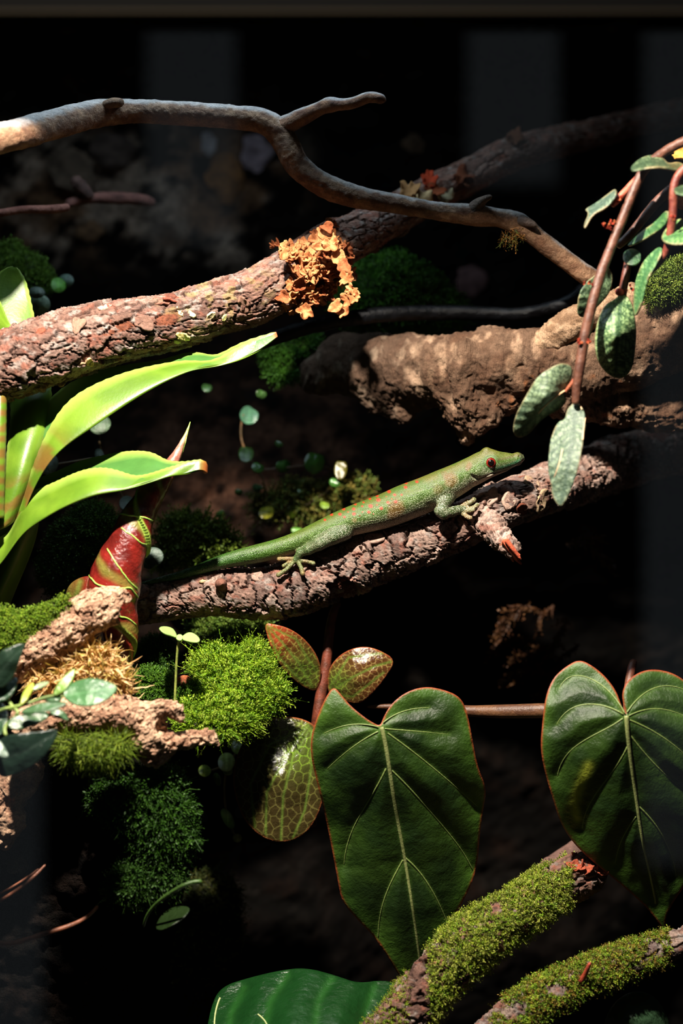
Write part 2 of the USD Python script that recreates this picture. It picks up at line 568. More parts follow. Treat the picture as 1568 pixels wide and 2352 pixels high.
def local_to_world(v, Y0):
    """(px, py, depth px) of an object modelled around depth Y0 to metres."""
    s = sc(Y0)
    return np.stack([(v[:, 0] - W / 2) * s, Y0 + v[:, 2] * s, ZC + (H / 2 - v[:, 1]) * s], -1)


# moss: many little leafy shoots
def shoots(pos, nrm, length, seed, cols, leaflets=8, wid=0.16, up=0.35, messy=0.6, droop=0.25, lw=.35):
    r = np.random.default_rng(seed)
    n = len(pos)
    d = nrm + np.array([0, 0, up]) + r.normal(0, messy, (n, 3)) * .5
    d /= np.linalg.norm(d, axis=1, keepdims=True)
    L = np.broadcast_to(length, (n,)) * r.uniform(.55, 1.25, n)
    a = np.cross(d, r.normal(0, 1, (n, 3)))
    a /= np.linalg.norm(a, axis=1, keepdims=True) + 1e-9
    b = np.cross(d, a)
    bend = (a * r.uniform(-1, 1, (n, 1)) + np.array([0, 0, -droop])) * .5
    V, Fc, Cc = [], [], []
    tone = r.integers(0, len(cols), n)
    base = np.asarray(cols)[tone] * r.uniform(.75, 1.2, (n, 1))

    def point(t):
        return pos + d * (L * t)[:, None] + bend * (L * t * t)[:, None]
    # stem blade
    w = a * (L * wid * .35)[:, None]
    P = np.stack([pos - w, pos + w, point(.5) - w * .7, point(.5) + w * .7, point(1.0)], 1)
    V.append(P.reshape(-1, 3))
    o = np.arange(n)[:, None] * 5
    Fc.append(np.vstack([o + [0, 1, 3], o + [0, 3, 2], o + [2, 3, 4]]))
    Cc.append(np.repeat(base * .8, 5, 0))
    k0 = 5 * n
    for k in range(leaflets):
        t = (k + 1) / (leaflets + .5) * .9 + r.uniform(0, .1, n)
        ph = k * 2.4 + r.uniform(0, 1.0, n)
        side = a * np.cos(ph)[:, None] + b * np.sin(ph)[:, None]
        out = side * .75 + d * .65
        per = np.cross(out, d)
        per /= np.linalg.norm(per, axis=1, keepdims=True) + 1e-9
        q = point(t)
        ll = (L * lw * (1.1 - .5 * t))[:, None]
        ww = ll * wid * 1.4
        P = np.stack([q, q + out * ll * .5 + per * ww, q + out * ll * .5 - per * ww, q + out * ll], 1)
        V.append(P.reshape(-1, 3))
        o = k0 + np.arange(n)[:, None] * 4
        Fc.append(np.vstack([o + [0, 1, 2], o + [1, 3, 2]]))
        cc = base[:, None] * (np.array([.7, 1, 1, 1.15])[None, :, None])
        Cc.append(cc.reshape(-1, 3))
        k0 += 4 * n
    return np.vstack(V), np.vstack(Fc), np.vstack(Cc)


def strands(pos, nrm, length, seed, cols, width=.05, seg=6, curl=.5, droop=.0):
    """Thin curved ribbons: stringy mosses."""
    r = np.random.default_rng(seed)
    n = len(pos)
    L = np.broadcast_to(length, (n,)) * r.uniform(.5, 1.3, n)
    d = nrm + r.normal(0, .25 + curl * .75, (n, 3))
    d /= np.linalg.norm(d, axis=1, keepdims=True)
    p, P = pos.copy(), []
    w = np.cross(d, r.normal(0, 1, (n, 3)))
    w /= np.linalg.norm(w, axis=1, keepdims=True)
    turn = r.normal(0, curl, (n, 3))
    for k in range(seg + 1):
        ww = w * (L * width * (1 - (k / seg) ** 2 * .85))[:, None]
        P += [p - ww, p + ww]
        d = d + turn * .5 + r.normal(0, curl * .35, (n, 3)) + [0, 0, -droop]
        d /= np.linalg.norm(d, axis=1, keepdims=True)
        p = p + d * (L / seg)[:, None]
    V = np.stack(P, 1).reshape(-1, 3)
    o = np.arange(n)[:, None] * (2 * seg + 2)
    F = np.vstack([o + np.array(t) for k in range(seg) for t in ([2 * k, 2 * k + 1, 2 * k + 3], [2 * k, 2 * k + 3, 2 * k + 2])])
    c = np.asarray([lin(*x) for x in cols])[r.integers(0, len(cols), n)] * r.uniform(.75, 1.2, (n, 1))
    return V, F, np.repeat(c, 2 * seg + 2, 0)


def sample_mesh(v, f, n, seed, keep=None):
    r = np.random.default_rng(seed)
    A = v[f]
    cr = np.cross(A[:, 1] - A[:, 0], A[:, 2] - A[:, 0])
    ar = np.linalg.norm(cr, axis=1)
    nm = cr / np.maximum(ar, 1e-20)[:, None]
    w = ar.copy()
    if keep is not None:
        w = w * keep(A.mean(1), nm)
    i = r.choice(len(f), n, p=w / w.sum())
    a, b = r.uniform(0, 1, (2, n))
    sw = a + b > 1
    a[sw], b[sw] = 1 - a[sw], 1 - b[sw]
    return A[i, 0] + a[:, None] * (A[i, 1] - A[i, 0]) + b[:, None] * (A[i, 2] - A[i, 0]), nm[i]


def vnoise(v, s, o=4, seed=0):
    return meshkit.fbm(np.asarray(v) * s + 100.0, o, seed)


def moss_clump(name, outline, Y0, dome, n, length, cols, label, seed, anchors=None, under=(30, 34, 12), leaflets=6, stray=0, stringy=False, step=7, up=.35, messy=.6, lump=8.0, lw=.35, wid=.16):
    p, f, ed, nb = patch(outline, step, 2, seed)
    if anchors is not None:
        an = np.asarray(anchors, float)
        Yb = RBFInterpolator(an[:, :2] / 100, an[:, 2], kernel='thin_plate_spline', degree=1)(p / 100)
    else:
        Yb = np.full(len(p), Y0)
    s = sc(Yb)
    em = ed.max()
    hgt = dome * np.sqrt(np.clip(1 - (1 - ed / em) ** 2, 0, 1)) + lump * (meshkit.fbm(np.c_[p / 28.0, np.full(len(p), seed * 3.1)], 3, seed) - .5) * sstep(0, 10, ed)
    v = at(p[:, 0], p[:, 1], Yb - hgt * s)
    ba = at(p[:, 0], p[:, 1], Yb + 12 * s)
    pos, nm = sample_mesh(v, f, n, seed + 1)
    length = length * (.35 + 1.3 * vnoise(pos, 190, 3, seed + 3))
    if stringy:
        sv, sf, scol = strands(pos, nm, length * s.mean(), seed + 2, cols, wid, curl=messy, droop=-up)
    else:
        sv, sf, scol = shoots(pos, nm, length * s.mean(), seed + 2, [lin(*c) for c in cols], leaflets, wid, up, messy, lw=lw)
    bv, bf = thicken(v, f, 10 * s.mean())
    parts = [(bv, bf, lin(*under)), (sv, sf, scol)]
    if stray:
        pos, nm = sample_mesh(v, f, stray, seed + 7)
        parts.append(shoots(pos, nm, 1.8 * np.mean(length) * s.mean(), seed + 8, [lin(*c) for c in cols], leaflets, wid * .6, up, messy * 1.2, lw=lw * .6))
    V, Fa, Cc = join(parts)
    return put(name, V, Fa, M_moss, None, Cc, smooth=False, label=label, cat='moss', kind='stuff')

# ---------------------------------------------------------------- the setting
def slab(name, x0, x1, y0, y1, z0, z1, m, col, kind='structure'):
    v, f = box(x0, x1, y0, y1, z0, z1)
    return put(name, v, f, m, None, col, smooth=False, kind=kind)


YG = -0.29                                      # the front pane
LID = ZC + 0.30
slab('floor', -.26, .26, -.29, .30, -.01, 0.0, M_soil, lin(30, 22, 16))
slab('wall_left', -.265, -.255, -.29, .30, 0.0, LID, M_rail, lin(12, 12, 13))
slab('wall_right', .255, .265, -.29, .30, 0.0, LID, M_rail, lin(12, 12, 13))
slab('ceiling', -.27, .27, -.196, .31, LID, LID + .006, M_rail, lin(12, 12, 13))
rail_z = ZC + (H / 2 - 31) * sc(-.304)
rl = thing('trim_1', None, None, (0, -.304, rail_z), kind='structure')
v, f = box(-.27, .27, -.306, -.302, rail_z + .0009, rail_z + .012)
put('rail', v, f, M_rail, rl, lin(3, 3, 3), smooth=False)
v, f = box(-.27, .27, -.3065, -.302, rail_z, rail_z + .0008)
put('rail_edge', v, f, M_rail, rl, lin(22, 19, 14), smooth=False)
# front glass: mostly clear, weak mirror of the room
M_glass = usdkit.material(stage, '/World/Looks/window_glass', {
    't': ('transparent_bsdf', {}), 'g': ('glossy_bsdf', {'roughness': 0.0, 'color': (1, 1, 1)}), 'f': ('fresnel', {'IOR': 1.5}), 'm': ('mix_closure', {})},
    [('f.fac', 'm.fac'), ('t.BSDF', 'm.closure1'), ('g.BSDF', 'm.closure2')], surface='m.closure')
v, f = box(-.255, .255, YG, YG + .004, .002, rail_z + .016)
put('window_1', v, f, M_glass, None, None, smooth=False, kind='structure')
# the room behind the photographer: a dark wall with openings, mirrored faintly in the pane
rm = thing('wall_front', None, None, (0, -2.6, 0), kind='structure')
YW = -2.6
def mirror_x(px):
    return (px - W / 2) / FPX * (DIST + 2 * YG - YW)
def mirror_z(py):
    return ZC + (H / 2 - py) / FPX * (DIST + 2 * YG - YW)
holes = [(-420, 95, 1700, 2800), (1075, 1290, -600, 420), (1480, 1900, -600, 2000), (330, 540, -600, 560)]
xs = sorted({-2.5, 2.5, *[mirror_x(h[0]) for h in holes], *[mirror_x(h[1]) for h in holes]})
for xa, xb in zip(xs[:-1], xs[1:]):
    cuts = [(mirror_z(h[3]), mirror_z(h[2])) for h in holes if mirror_x(h[0]) <= xa + 1e-9 and mirror_x(h[1]) >= xb - 1e-9]
    z = -1.0
    for za, zb in sorted(cuts) + [(2.6, 2.6)]:
        v, f = box(xa, xb, YW - .05, YW, z, za)
        put('panel', v, f, M_rail, rm, lin(14, 14, 15), smooth=False)
        z = zb

# back wall: dark soil and bark, a height field over x and z
nx, nz = 190, 250
gx, gz = np.meshgrid(np.linspace(-.255, .255, nx), np.linspace(0, LID, nz), indexing='ij')
pxw, pyw = gx / sc(.2) + W / 2, H / 2 - (gz - ZC) / sc(.2)
Yw = .25 - .10 * np.exp(-((pxw - 560) / 420) ** 2 - ((pyw - 1180) / 330) ** 2) - .05 * sstep(1500, 2300, pyw) * sstep(900, 700, pxw) - .03 * sstep(500, -100, pxw) * sstep(500, 1500, pyw)
wp = np.stack([gx, Yw, gz], -1).reshape(-1, 3)
hh = .030 * (vnoise(wp, 28, 5, 3) - .5) + .012 * (vnoise(wp, 110, 4, 5) - .5)
wp[:, 1] -= hh
wf = np.array([(i * nz + j, (i + 1) * nz + j, (i + 1) * nz + j + 1, i * nz + j + 1) for i in range(nx - 1) for j in range(nz - 1)])
wf = np.vstack([wf[:, [0, 1, 2]], wf[:, [0, 2, 3]]])
wp, wf = thicken(wp, wf, .004)
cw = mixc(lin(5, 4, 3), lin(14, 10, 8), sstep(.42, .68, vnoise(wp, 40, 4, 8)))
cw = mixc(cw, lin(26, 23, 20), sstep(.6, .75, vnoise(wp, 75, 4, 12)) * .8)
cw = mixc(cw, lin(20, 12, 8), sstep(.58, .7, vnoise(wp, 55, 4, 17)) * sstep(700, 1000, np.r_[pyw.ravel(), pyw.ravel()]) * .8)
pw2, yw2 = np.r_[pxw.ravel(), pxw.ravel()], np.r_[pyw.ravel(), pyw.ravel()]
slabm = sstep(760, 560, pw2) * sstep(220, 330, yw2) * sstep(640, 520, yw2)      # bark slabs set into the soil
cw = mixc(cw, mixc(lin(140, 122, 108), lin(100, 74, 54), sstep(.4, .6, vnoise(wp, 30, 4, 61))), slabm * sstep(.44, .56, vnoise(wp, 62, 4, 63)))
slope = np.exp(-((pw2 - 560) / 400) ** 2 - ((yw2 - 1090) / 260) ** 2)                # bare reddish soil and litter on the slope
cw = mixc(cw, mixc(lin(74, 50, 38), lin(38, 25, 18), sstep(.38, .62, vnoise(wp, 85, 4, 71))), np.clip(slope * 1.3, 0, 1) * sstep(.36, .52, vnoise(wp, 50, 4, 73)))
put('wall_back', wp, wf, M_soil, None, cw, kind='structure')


def wall_y(px, py):
    Y = .2
    for _ in range(3):
        q = at(px, py, Y)
        i = np.argmin((wp[:len(wp) // 2, 0] - q[0]) ** 2 + (wp[:len(wp) // 2, 2] - q[2]) ** 2)
        Y = wp[i, 1]
    return Y


# ---------------------------------------------------------------- branches
def smooth_relief(l):
    h = .0011 * (vnoise(l.base, 120, 4, 2) - .5) + .0006 * (vnoise(l.base, 500, 3, 4) - .5)
    return h * np.clip(l.R / .005, .5, 1.2)


def small_limb(node, name, path, col1, col2, m=M_smooth_bark, relief=smooth_relief, step=3.0, ends=(.7, .7), seed=0, label=None, top=None, around=None):
    l = Limb(path, step, relief, ends=ends, around=around)
    t = sstep(.35, .65, vnoise(l.v, 260, 4, seed + 20))
    c = mixc(lin(*col1), lin(*col2), t)
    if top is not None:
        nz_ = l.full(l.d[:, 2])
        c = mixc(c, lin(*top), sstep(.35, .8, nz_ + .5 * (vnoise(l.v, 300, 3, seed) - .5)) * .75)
    return put(name, l.v, l.f, m, node, c, label=label), l


br = thing('forked_branch', 'smooth grey-brown forked branch crossing the upper part of the terrarium, its left end brightly lit', 'branch', at(300, 260, 0))
pa = [(-240, 372, -.074, 38), (-60, 332, -.062, 37), (0, 318, -.056, 36), (100, 292, -.026, 35), (180, 270, -.008, 33), (250, 258, .004, 31), (340, 257, .008, 27), (450, 262, .010, 28), (540, 270, .010, 27), (620, 287, .010, 30), (652, 322, .010, 31),
      (672, 362, .010, 30), (705, 400, .010, 28), (750, 428, .010, 28), (800, 447, .010, 27), (900, 466, .011, 23), (1000, 484, .012, 21), (1090, 494, .013, 25), (1140, 500, .014, 21), (1185, 512, .015, 26), (1225, 540, .016, 23), (1290, 590, .018, 22), (1350, 634, .022, 23), (1400, 668, .026, 20)]
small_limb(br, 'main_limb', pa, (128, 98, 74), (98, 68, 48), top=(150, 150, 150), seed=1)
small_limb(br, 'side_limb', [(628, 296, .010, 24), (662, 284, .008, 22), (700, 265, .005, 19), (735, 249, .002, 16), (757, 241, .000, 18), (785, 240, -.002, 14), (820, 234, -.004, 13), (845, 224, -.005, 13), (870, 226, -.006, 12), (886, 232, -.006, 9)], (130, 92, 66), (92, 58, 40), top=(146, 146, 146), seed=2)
small_limb(br, 'twig_stub', [(1082, 492, .012, 20), (1098, 470, .010, 15), (1112, 458, .008, 9), (1130, 451, .007, 6)], (92, 76, 66), (70, 56, 48), seed=3)
small_limb(br, 'bud', [(1190, 505, .012, 14), (1215, 512, .009, 10), (1234, 519, .007, 3)], (80, 66, 58), (60, 50, 44), seed=4)
small_limb(br, 'knot', [(236, 246, -.002, 10), (262, 236, -.003, 12), (285, 238, -.003, 9)], (120, 92, 70), (90, 66, 48), seed=6)
r = np.random.default_rng(31)
pos = at(r.uniform(1150, 1200, 60), r.uniform(526, 556, 60), .006)
v, f, c = shoots(pos, np.tile([0.0, -.5, -.8], (60, 1)), .0046, 3, [lin(84, 60, 20), lin(66, 70, 24), lin(110, 72, 28)], 5, .13, -.2, 1.1)
put('moss_tuft', v, f, M_moss, br, c, smooth=False, kind='stuff')


def flaky(seed, du, dw, depth, amp, crack=.07, missing=.0, saw=.6, sub=.5):
    """Bark: jagged plates with narrow deep cracks, each plate tilted like a shingle, smaller cracks on some of them."""
    def relief(l):
        circ = 2 * np.pi * l.rm
        q = l.base
        def warp(s_, k, amt):
            return (vnoise(q, 95, 2, s_) - .5) * amt * 1.5 + (vnoise(q, 330, 3, s_ + k) - .5) * amt * .55
        uu = l.u + warp(seed, 1, du)
        ww = l.th / (2 * np.pi) * circ + warp(seed + 3, 1, dw)
        e, k, off, n0 = plates(uu, ww % circ, circ, du, dw, seed)
        e2, k2, off2, n2 = plates(uu + 40 * du, ww % circ, circ, du * .42, dw * .42, seed + 1)
        r = np.random.default_rng(seed + 5)
        hk, tu, tw, ms = r.uniform(0, 1, n0), r.normal(0, 1, n0), r.normal(0, 1, n0), r.uniform(0, 1, n0) < missing
        h2, m2 = r.uniform(0, 1, n2), r.uniform(0, 1, n2) < .5
        l.k, l.n0, l.ms = k, n0, ms[k]
        c1, c2 = 1 - sstep(.012, crack, e), (1 - sstep(.0, crack * 1.5, e2)) * sub * m2[k2]
        l.crk = np.maximum(c1, c2)
        h = amp * (hk[k] - .5) + amp * .5 * (tw[k] * off[:, 1] + tu[k] * off[:, 0]) + amp * saw * off[:, 0] - depth * c1 - depth * .45 * c2 + amp * .35 * sub * (h2[k2] - .5)
        h = np.where(ms[k], -depth * .8 + .0016 * (vnoise(q, 420, 4, 9) - .5), h)
        fib = meshkit.fbm(np.c_[l.u * 1500, ww * 260, l.u * 0], 2, seed) - .5
        h += .0009 * (vnoise(q, 140, 3, seed + 9) - .5) + .0005 * (vnoise(q, 560, 4, seed + 4) - .5) + .0006 * (vnoise(q, 1500, 2, seed + 6) - .5) + .0011 * fib
        return h * np.clip(l.R / l.rm, .25, 1)
    return relief


def bark_col(l, cols, crackc, seed, missc=(84, 40, 24)):
    r = np.random.default_rng(seed)
    base = np.array([lin(*c) for c in cols])
    pc = base[r.integers(0, len(cols), l.n0)] * r.uniform(.8, 1.15, (l.n0, 1))
    c = pc[l.k]
    c = mixc(c, lin(*crackc), l.crk * .75)
    c = mixc(c, lin(*missc), l.ms * 1.0)
    n = vnoise(l.base, 330, 4, seed + 1)
    c = mixc(c, lin(132, 78, 62), sstep(.54, .7, vnoise(l.base, 240, 4, seed + 31)) * .65)
    c = mixc(c, lin(150, 142, 136), sstep(.55, .7, vnoise(l.base, 310, 4, seed + 37)) * .6)
    c = mixc(c, lin(62, 40, 32), sstep(.58, .72, vnoise(l.base, 820, 3, seed + 41)) * .7)
    c = c * (.52 + .66 * n)[:, None]
    return np.vstack([c, c[:1], c[-1:]])


# thick bark branch with the lichen
tb = thing('bark_branch', 'thick rough brown bark branch rising from the left edge behind the smooth forked branch', 'branch', at(400, 740, 0))
pb = [(-240, 930, -.036, 84), (-70, 862, -.032, 82), (20, 838, -.030, 80), (110, 806, -.027, 82), (200, 778, -.022, 78), (300, 755, -.017, 72), (400, 738, -.012, 67), (480, 712, -.006, 65), (560, 690, .000, 64), (640, 650, .010, 64), (700, 610, .018, 62), (770, 562, .030, 58), (850, 522, .048, 50), (930, 478, .066, 44),
      (1000, 442, .082, 42), (1100, 392, .10, 40), (1180, 352, .115, 40), (1260, 330, .13, 37), (1400, 296, .15, 33), (1640, 240, .19, 30)]
LB = Limb(pb, 2.6, flaky(11, .0135, .0066, .0019, .0013, .055, .04, .7, .7))
cB = bark_col(LB, [(124, 96, 85), (112, 85, 75), (134, 107, 96), (104, 77, 67), (118, 88, 76)], (38, 23, 18), 7, (110, 62, 42))
ylw = sstep(.56, .66, vnoise(LB.base, 210, 3, 77)) * sstep(330, 420, np.repeat(LB.c[:, 0], LB.m)) * (1 - sstep(540, 640, np.repeat(LB.c[:, 0], LB.m)))
cB[:-2] = mixc(cB[:-2], lin(128, 112, 70), ylw * .6)
put('limb', LB.v, LB.f, M_bark, tb, cB)


def on_limb(l, px, py, out=0.0):
    """Front surface point of a limb under a pixel, and its normal."""
    X, Z = to_px(l.v[:-2])
    fr = l.d[:, 1] < .2
    k = np.where(fr)[0][np.argmin((X[fr] - px) ** 2 + (Z[fr] - py) ** 2)]
    return l.v[k] + l.d[k] * out, l.d[k]


def plate_piece(c, n, rad, seed, ruff=.25, thick=.0007, curl=.35, rings=4, m=26, squash=.8):
    """A ruffled, irregularly lobed flake standing on a surface."""
    r = np.random.default_rng(seed)
    n = n / np.linalg.norm(n)
    a = np.cross(n, r.normal(0, 1, 3))
    a /= np.linalg.norm(a)
    b = np.cross(n, a)
    th = np.arange(m) * 2 * np.pi / m
    R = 1 + sum(ruff * 1.3 / k ** .6 * r.normal() * np.sin(k * th + r.uniform(0, 6.28)) for k in (2, 3, 4, 5, 7, 9)) * .62
    R = np.clip(R, .35, 1.7)
    wv = sum(r.normal() / k ** .4 * np.sin(k * th + r.uniform(0, 6.28)) for k in (2, 3, 5, 8)) * .5
    V = [c + n * .0002]
    for k in range(1, rings + 1):
        t = k / rings
        lift = curl * rad * (t ** 2 * .5 + t ** 2.5 * wv)
        V += list(c + (a[None] * np.cos(th)[:, None] + b[None] * np.sin(th)[:, None] * squash) * (rad * t * (1 + (R - 1) * t))[:, None] + n * lift[:, None])
    V = np.array(V)
    F = [[0, 1 + j, 1 + (j + 1) % m] for j in range(m)]
    for k in range(rings - 1):
        for j in range(m):
            o, q = 1 + k * m, 1 + (k + 1) * m
            F += [[o + j, q + j, q + (j + 1) % m], [o + j, q + (j + 1) % m, o + (j + 1) % m]]
    return thicken(V, np.array(F), thick)


def in_poly(pts, n, seed):
    r = np.random.default_rng(seed)
    pg = Polygon(pts)
    x0, y0, x1, y1 = pg.bounds
    out, tries = [], 0
    while len(out) < n and tries < 20000:
        tries += 1
        q = r.uniform((x0, y0), (x1, y1))
        if pg.contains(Point(q)) and all(np.hypot(*(q - o)) > .72 * math.sqrt(pg.area / n) for o in out):
            out.append(q)
    return np.array(out)


li = thing('ruffled_lichen', 'ruffled orange-tan leafy lichen growing around the thick bark branch', 'lichen', at(730, 630, .0))
LR = [(722, 545), (752, 520), (792, 572), (802, 615), (818, 690), (790, 722), (735, 722), (650, 702), (660, 650), (700, 600), (650, 600), (642, 575), (690, 572)]
r = np.random.default_rng(5)
lob = []
def lichen_col(v, i, r):
    c = mixc(lin(194, 132, 86), lin(144, 84, 48), sstep(.38, .66, vnoise(v, 300, 3, i)))
    if r.uniform() < .2:
        c = mixc(c, lin(140, 70, 42), np.full(len(v), .7))
    return c


for i, (x, y) in enumerate(in_poly(LR, 120, 4)):
    p, n = on_limb(LB, x, y)
    n = n + r.normal(0, .42, 3) + [0, -.25, .25]
    v, f = plate_piece(p + n / np.linalg.norm(n) * r.uniform(.0006, .0042), n, sc(p[1]) * r.uniform(10, 21), 100 + i, curl=.75, ruff=.3, m=32, rings=3, thick=.0006)
    put('lobe', v, f, M_lichen, li, lichen_col(v, i, r))
# the lobes that stand up and hang down clear of the branch
for i, (x, y, dx, dy, q, rad) in enumerate([(746, 536, .1, .9, .016, 19), (738, 566, -.2, .8, .012, 17), (760, 560, .2, .6, .012, 18), (752, 522, .1, .6, .014, 14), (777, 590, .5, .3, .014, 19), (790, 612, .5, .3, .010, 17), (652, 575, -.6, .7, .004, 17), (795, 640, .9, -.2, .006, 18), (770, 705, .3, -.9, -.005, 17), (786, 716, .3, -.9, -.003, 15), (800, 690, .8, -.5, .0, 18), (808, 668, .8, -.2, .0, 15), (700, 716, -.1, -.8, -.004, 18), (812, 682, .8, -.5, -.002, 16)]):
    v, f = plate_piece(at(x, y, q - .016), np.array([-dx * .4, -1.0, .25]), sc(q) * rad, 300 + i, curl=.6, ruff=.32, m=32)
    put('lobe', v, f, M_lichen, li, lichen_col(v, i + 200, r))
# loose flakes and pale lichen crusts that belong to the branch
for i, (x, y, rad, c1) in enumerate([(95, 760, 12, (120, 66, 48)), (205, 832, 15, (190, 150, 110)), (185, 840, 12, (170, 130, 100)), (395, 688, 22, (128, 66, 50)), (370, 692, 20, (120, 80, 66)), (420, 775, 16, (206, 190, 120)), (400, 785, 12, (190, 180, 110)), (430, 768, 10, (214, 196, 130)), (415, 715, 13, (214, 200, 150)), (440, 722, 10, (206, 190, 140)), (485, 725, 12, (200, 180, 140)), (515, 730, 8, (196, 190, 120)), (240, 705, 14, (180, 150, 130)), (330, 742, 26, (112, 84, 72)), (180, 745, 22, (130, 100, 84)), (560, 700, 20, (124, 92, 76)), (610, 668, 18, (150, 110, 92)), (60, 770, 24, (104, 66, 52)), (885, 555, 22, (70, 44, 32)), (925, 540, 20, (90, 76, 60)), (865, 590, 17, (72, 46, 34))]):
    p, n = on_limb(LB, x, y)
    v, f = plate_piece(p, n + r.normal(0, .18, 3), sc(p[1]) * rad, 500 + i, curl=.22, ruff=.2, thick=.0009, squash=.6)
    put('bark_flake', v, f, M_bark, tb, lin(*c1))
small_limb(tb, 'stub', [(380, 700, -.016, 22), (392, 688, -.018, 16), (404, 680, -.02, 8)], (120, 70, 54), (90, 52, 40), M_bark, seed=9)
for x, y, rad, c1 in [(938, 440, 26, (150, 110, 70)), (965, 455, 24, (176, 150, 110)), (1000, 440, 20, (120, 60, 34)), (985, 415, 22, (150, 52, 26)), (1020, 455, 18, (160, 150, 120)), (1060, 405, 22, (96, 50, 30)), (1075, 420, 16, (100, 60, 40)), (1180, 318, 22, (80, 50, 34)), (950, 470, 20, (130, 90, 50))]:
    p, n = on_limb(LB, x, y)
    v, f = plate_piece(p - [0, .004, 0], np.array([.1, -.8, .5]), sc(p[1]) * rad, int(x), curl=.5, ruff=.28)
    put('lichen_scale', v, f, M_lichen, tb, lin(*c1))

# the gecko's perch
gb = thing('perch_branch', 'rough grey-brown cracked bark branch that the green gecko lies on', 'branch', at(800, 1300, .006))
pg_ = [(270, 1398, .004, 44), (318, 1388, .004, 46), (400, 1376, .005, 50), (480, 1362, .006, 53), (560, 1362, .007, 58), (640, 1358, .008, 62), (720, 1335, .008, 64), (800, 1305, .008, 64), (880, 1275, .008, 62), (960, 1245, .008, 58), (1040, 1215, .009, 54), (1110, 1180, .010, 55), (1180, 1150, .016, 56),
       (1260, 1122, .034, 57), (1340, 1092, .056, 63), (1420, 1064, .074, 64), (1500, 1042, .09, 58), (1660, 1000, .12, 56)]
LG = Limb(pg_, 2.4, flaky(23, .0100, .0190, .0030, .0015, .045, .09, .3, .6))
cG = bark_col(LG, [(148, 124, 112), (164, 140, 128), (128, 105, 95), (140, 111, 99), (112, 90, 82)], (44, 27, 21), 9)
put('limb', LG.v, LG.f, M_bark, gb, cG)
ls = Limb([(1104, 1186, .008, 36), (1128, 1210, -.001, 33), (1150, 1234, -.008, 28), (1170, 1256, -.012, 23), (1188, 1276, -.014, 18)], 2.2, flaky(29, .0035, .02, .0014, .0010, .10), ends=(.2, .2))
stub_ = put('stub', ls.v, ls.f, M_bark, gb, bark_col(ls, [(164, 138, 126), (140, 114, 102), (176, 150, 138)], (60, 36, 28), 3))
spl = []
for i in range(11):
    o = r.uniform(-1, 1, 2)
    q0 = np.array([1162 + o[0] * 10 - o[1] * 4, 1248 + o[0] * 8 + o[1] * 6, -.0165 + .003 * o[1]])
    L = r.uniform(26, 56)
    q = [(*q0, 6), (q0[0] + .35 * L, q0[1] + .45 * L, q0[2] - .0004, 5), (q0[0] + .66 * L + o[0] * 4, q0[1] + .80 * L - o[0] * 3, q0[2], 2.6)]
    l = Limb(q, 2.5, None, 6, ends=(.2, .2))
    spl.append((l.v, l.f, lin(*[(196, 96, 66), (176, 78, 52), (210, 120, 88)][i % 3])))
V_, F_, C_ = join(spl)
put('splintered_wood', V_, F_, M_bark, stub_, C_, label='splintered orange wood at the broken end')
small_limb(gb, 'twig_scar', [(505, 1345, -.005, 16), (508, 1342, -.0085, 13), (510, 1341, -.011, 8)], (120, 80, 66), (84, 52, 40), M_bark, seed=12)
for i, (x, y, rad, c1) in enumerate([(1190, 1095, 20, (110, 66, 50)), (1222, 1112, 22, (150, 124, 100)), (1245, 1150, 26, (164, 140, 110)), (1168, 1150, 22, (170, 142, 126)), (1130, 1140, 20, (160, 136, 122)), (1200, 1170, 18, (98, 52, 36)), (1225, 1190, 16, (118, 66, 44)), (1290, 1080, 24, (120, 98, 82)), (760, 1270, 20, (120, 98, 88)), (860, 1235, 22, (140, 116, 104)), (950, 1200, 20, (130, 108, 98)), (690, 1300, 16, (150, 126, 112)), (465, 1330, 14, (186, 160, 120)), (590, 1320, 18, (140, 116, 104))]):
    p, n = on_limb(LG, x, y)
    v, f = plate_piece(p, n + r.normal(0, .15, 3), sc(p[1]) * rad, 700 + i, curl=.15, ruff=.14, thick=.0011, squash=.75, m=18)
    put('bark_flake', v, f, M_bark, gb, lin(*c1))

# bare twigs and the black stem further back
tw = thing('bare_twig', 'thin reddish bare twig in the upper left, lit at its left end', 'twig', at(80, 485, .05))
small_limb(tw, 'stem', [(-320, 500, .04, 10), (-60, 492, .045, 9), (0, 489, .045, 9), (50, 482, .048, 9), (110, 481, .05, 10), (160, 474, .053, 8)], (130, 84, 72), (104, 60, 50), seed=14)
tw = thing('bare_twig', 'dim reddish twig with a knob against the back wall in the upper left', 'twig', at(270, 460, .11))
small_limb(tw, 'stem', [(150, 470, .10, 10), (210, 456, .105, 12), (270, 455, .11, 14), (330, 460, .115, 13), (352, 466, .12, 9)], (112, 72, 64), (84, 52, 46), seed=15)
small_limb(tw, 'knob', [(205, 458, .10, 12), (192, 434, .098, 14), (180, 418, .098, 18), (184, 405, .098, 8)], (80, 56, 50), (62, 44, 40), seed=16)
cb = thing('black_stem', 'glossy black woody stem running behind the driftwood in the middle', 'stem', at(1000, 720, .05))
small_limb(cb, 'stem', [(560, 800, .03, 17), (640, 772, .035, 18), (720, 748, .04, 18), (800, 732, .045, 18), (900, 721, .05, 18), (1000, 719, .055, 18), (1100, 720, .055, 17), (1200, 721, .05, 16), (1265, 708, .047, 17), (1310, 690, .045, 16), (1352, 652, .05, 15), (1400, 610, .055, 14)], (14, 15, 18), (8, 9, 11), M_cable, seed=17)

# ---------------------------------------------------------------- the gecko
def G5(x, y):
    return 600 + x / 2.4123, 1000 + y / 2.4123


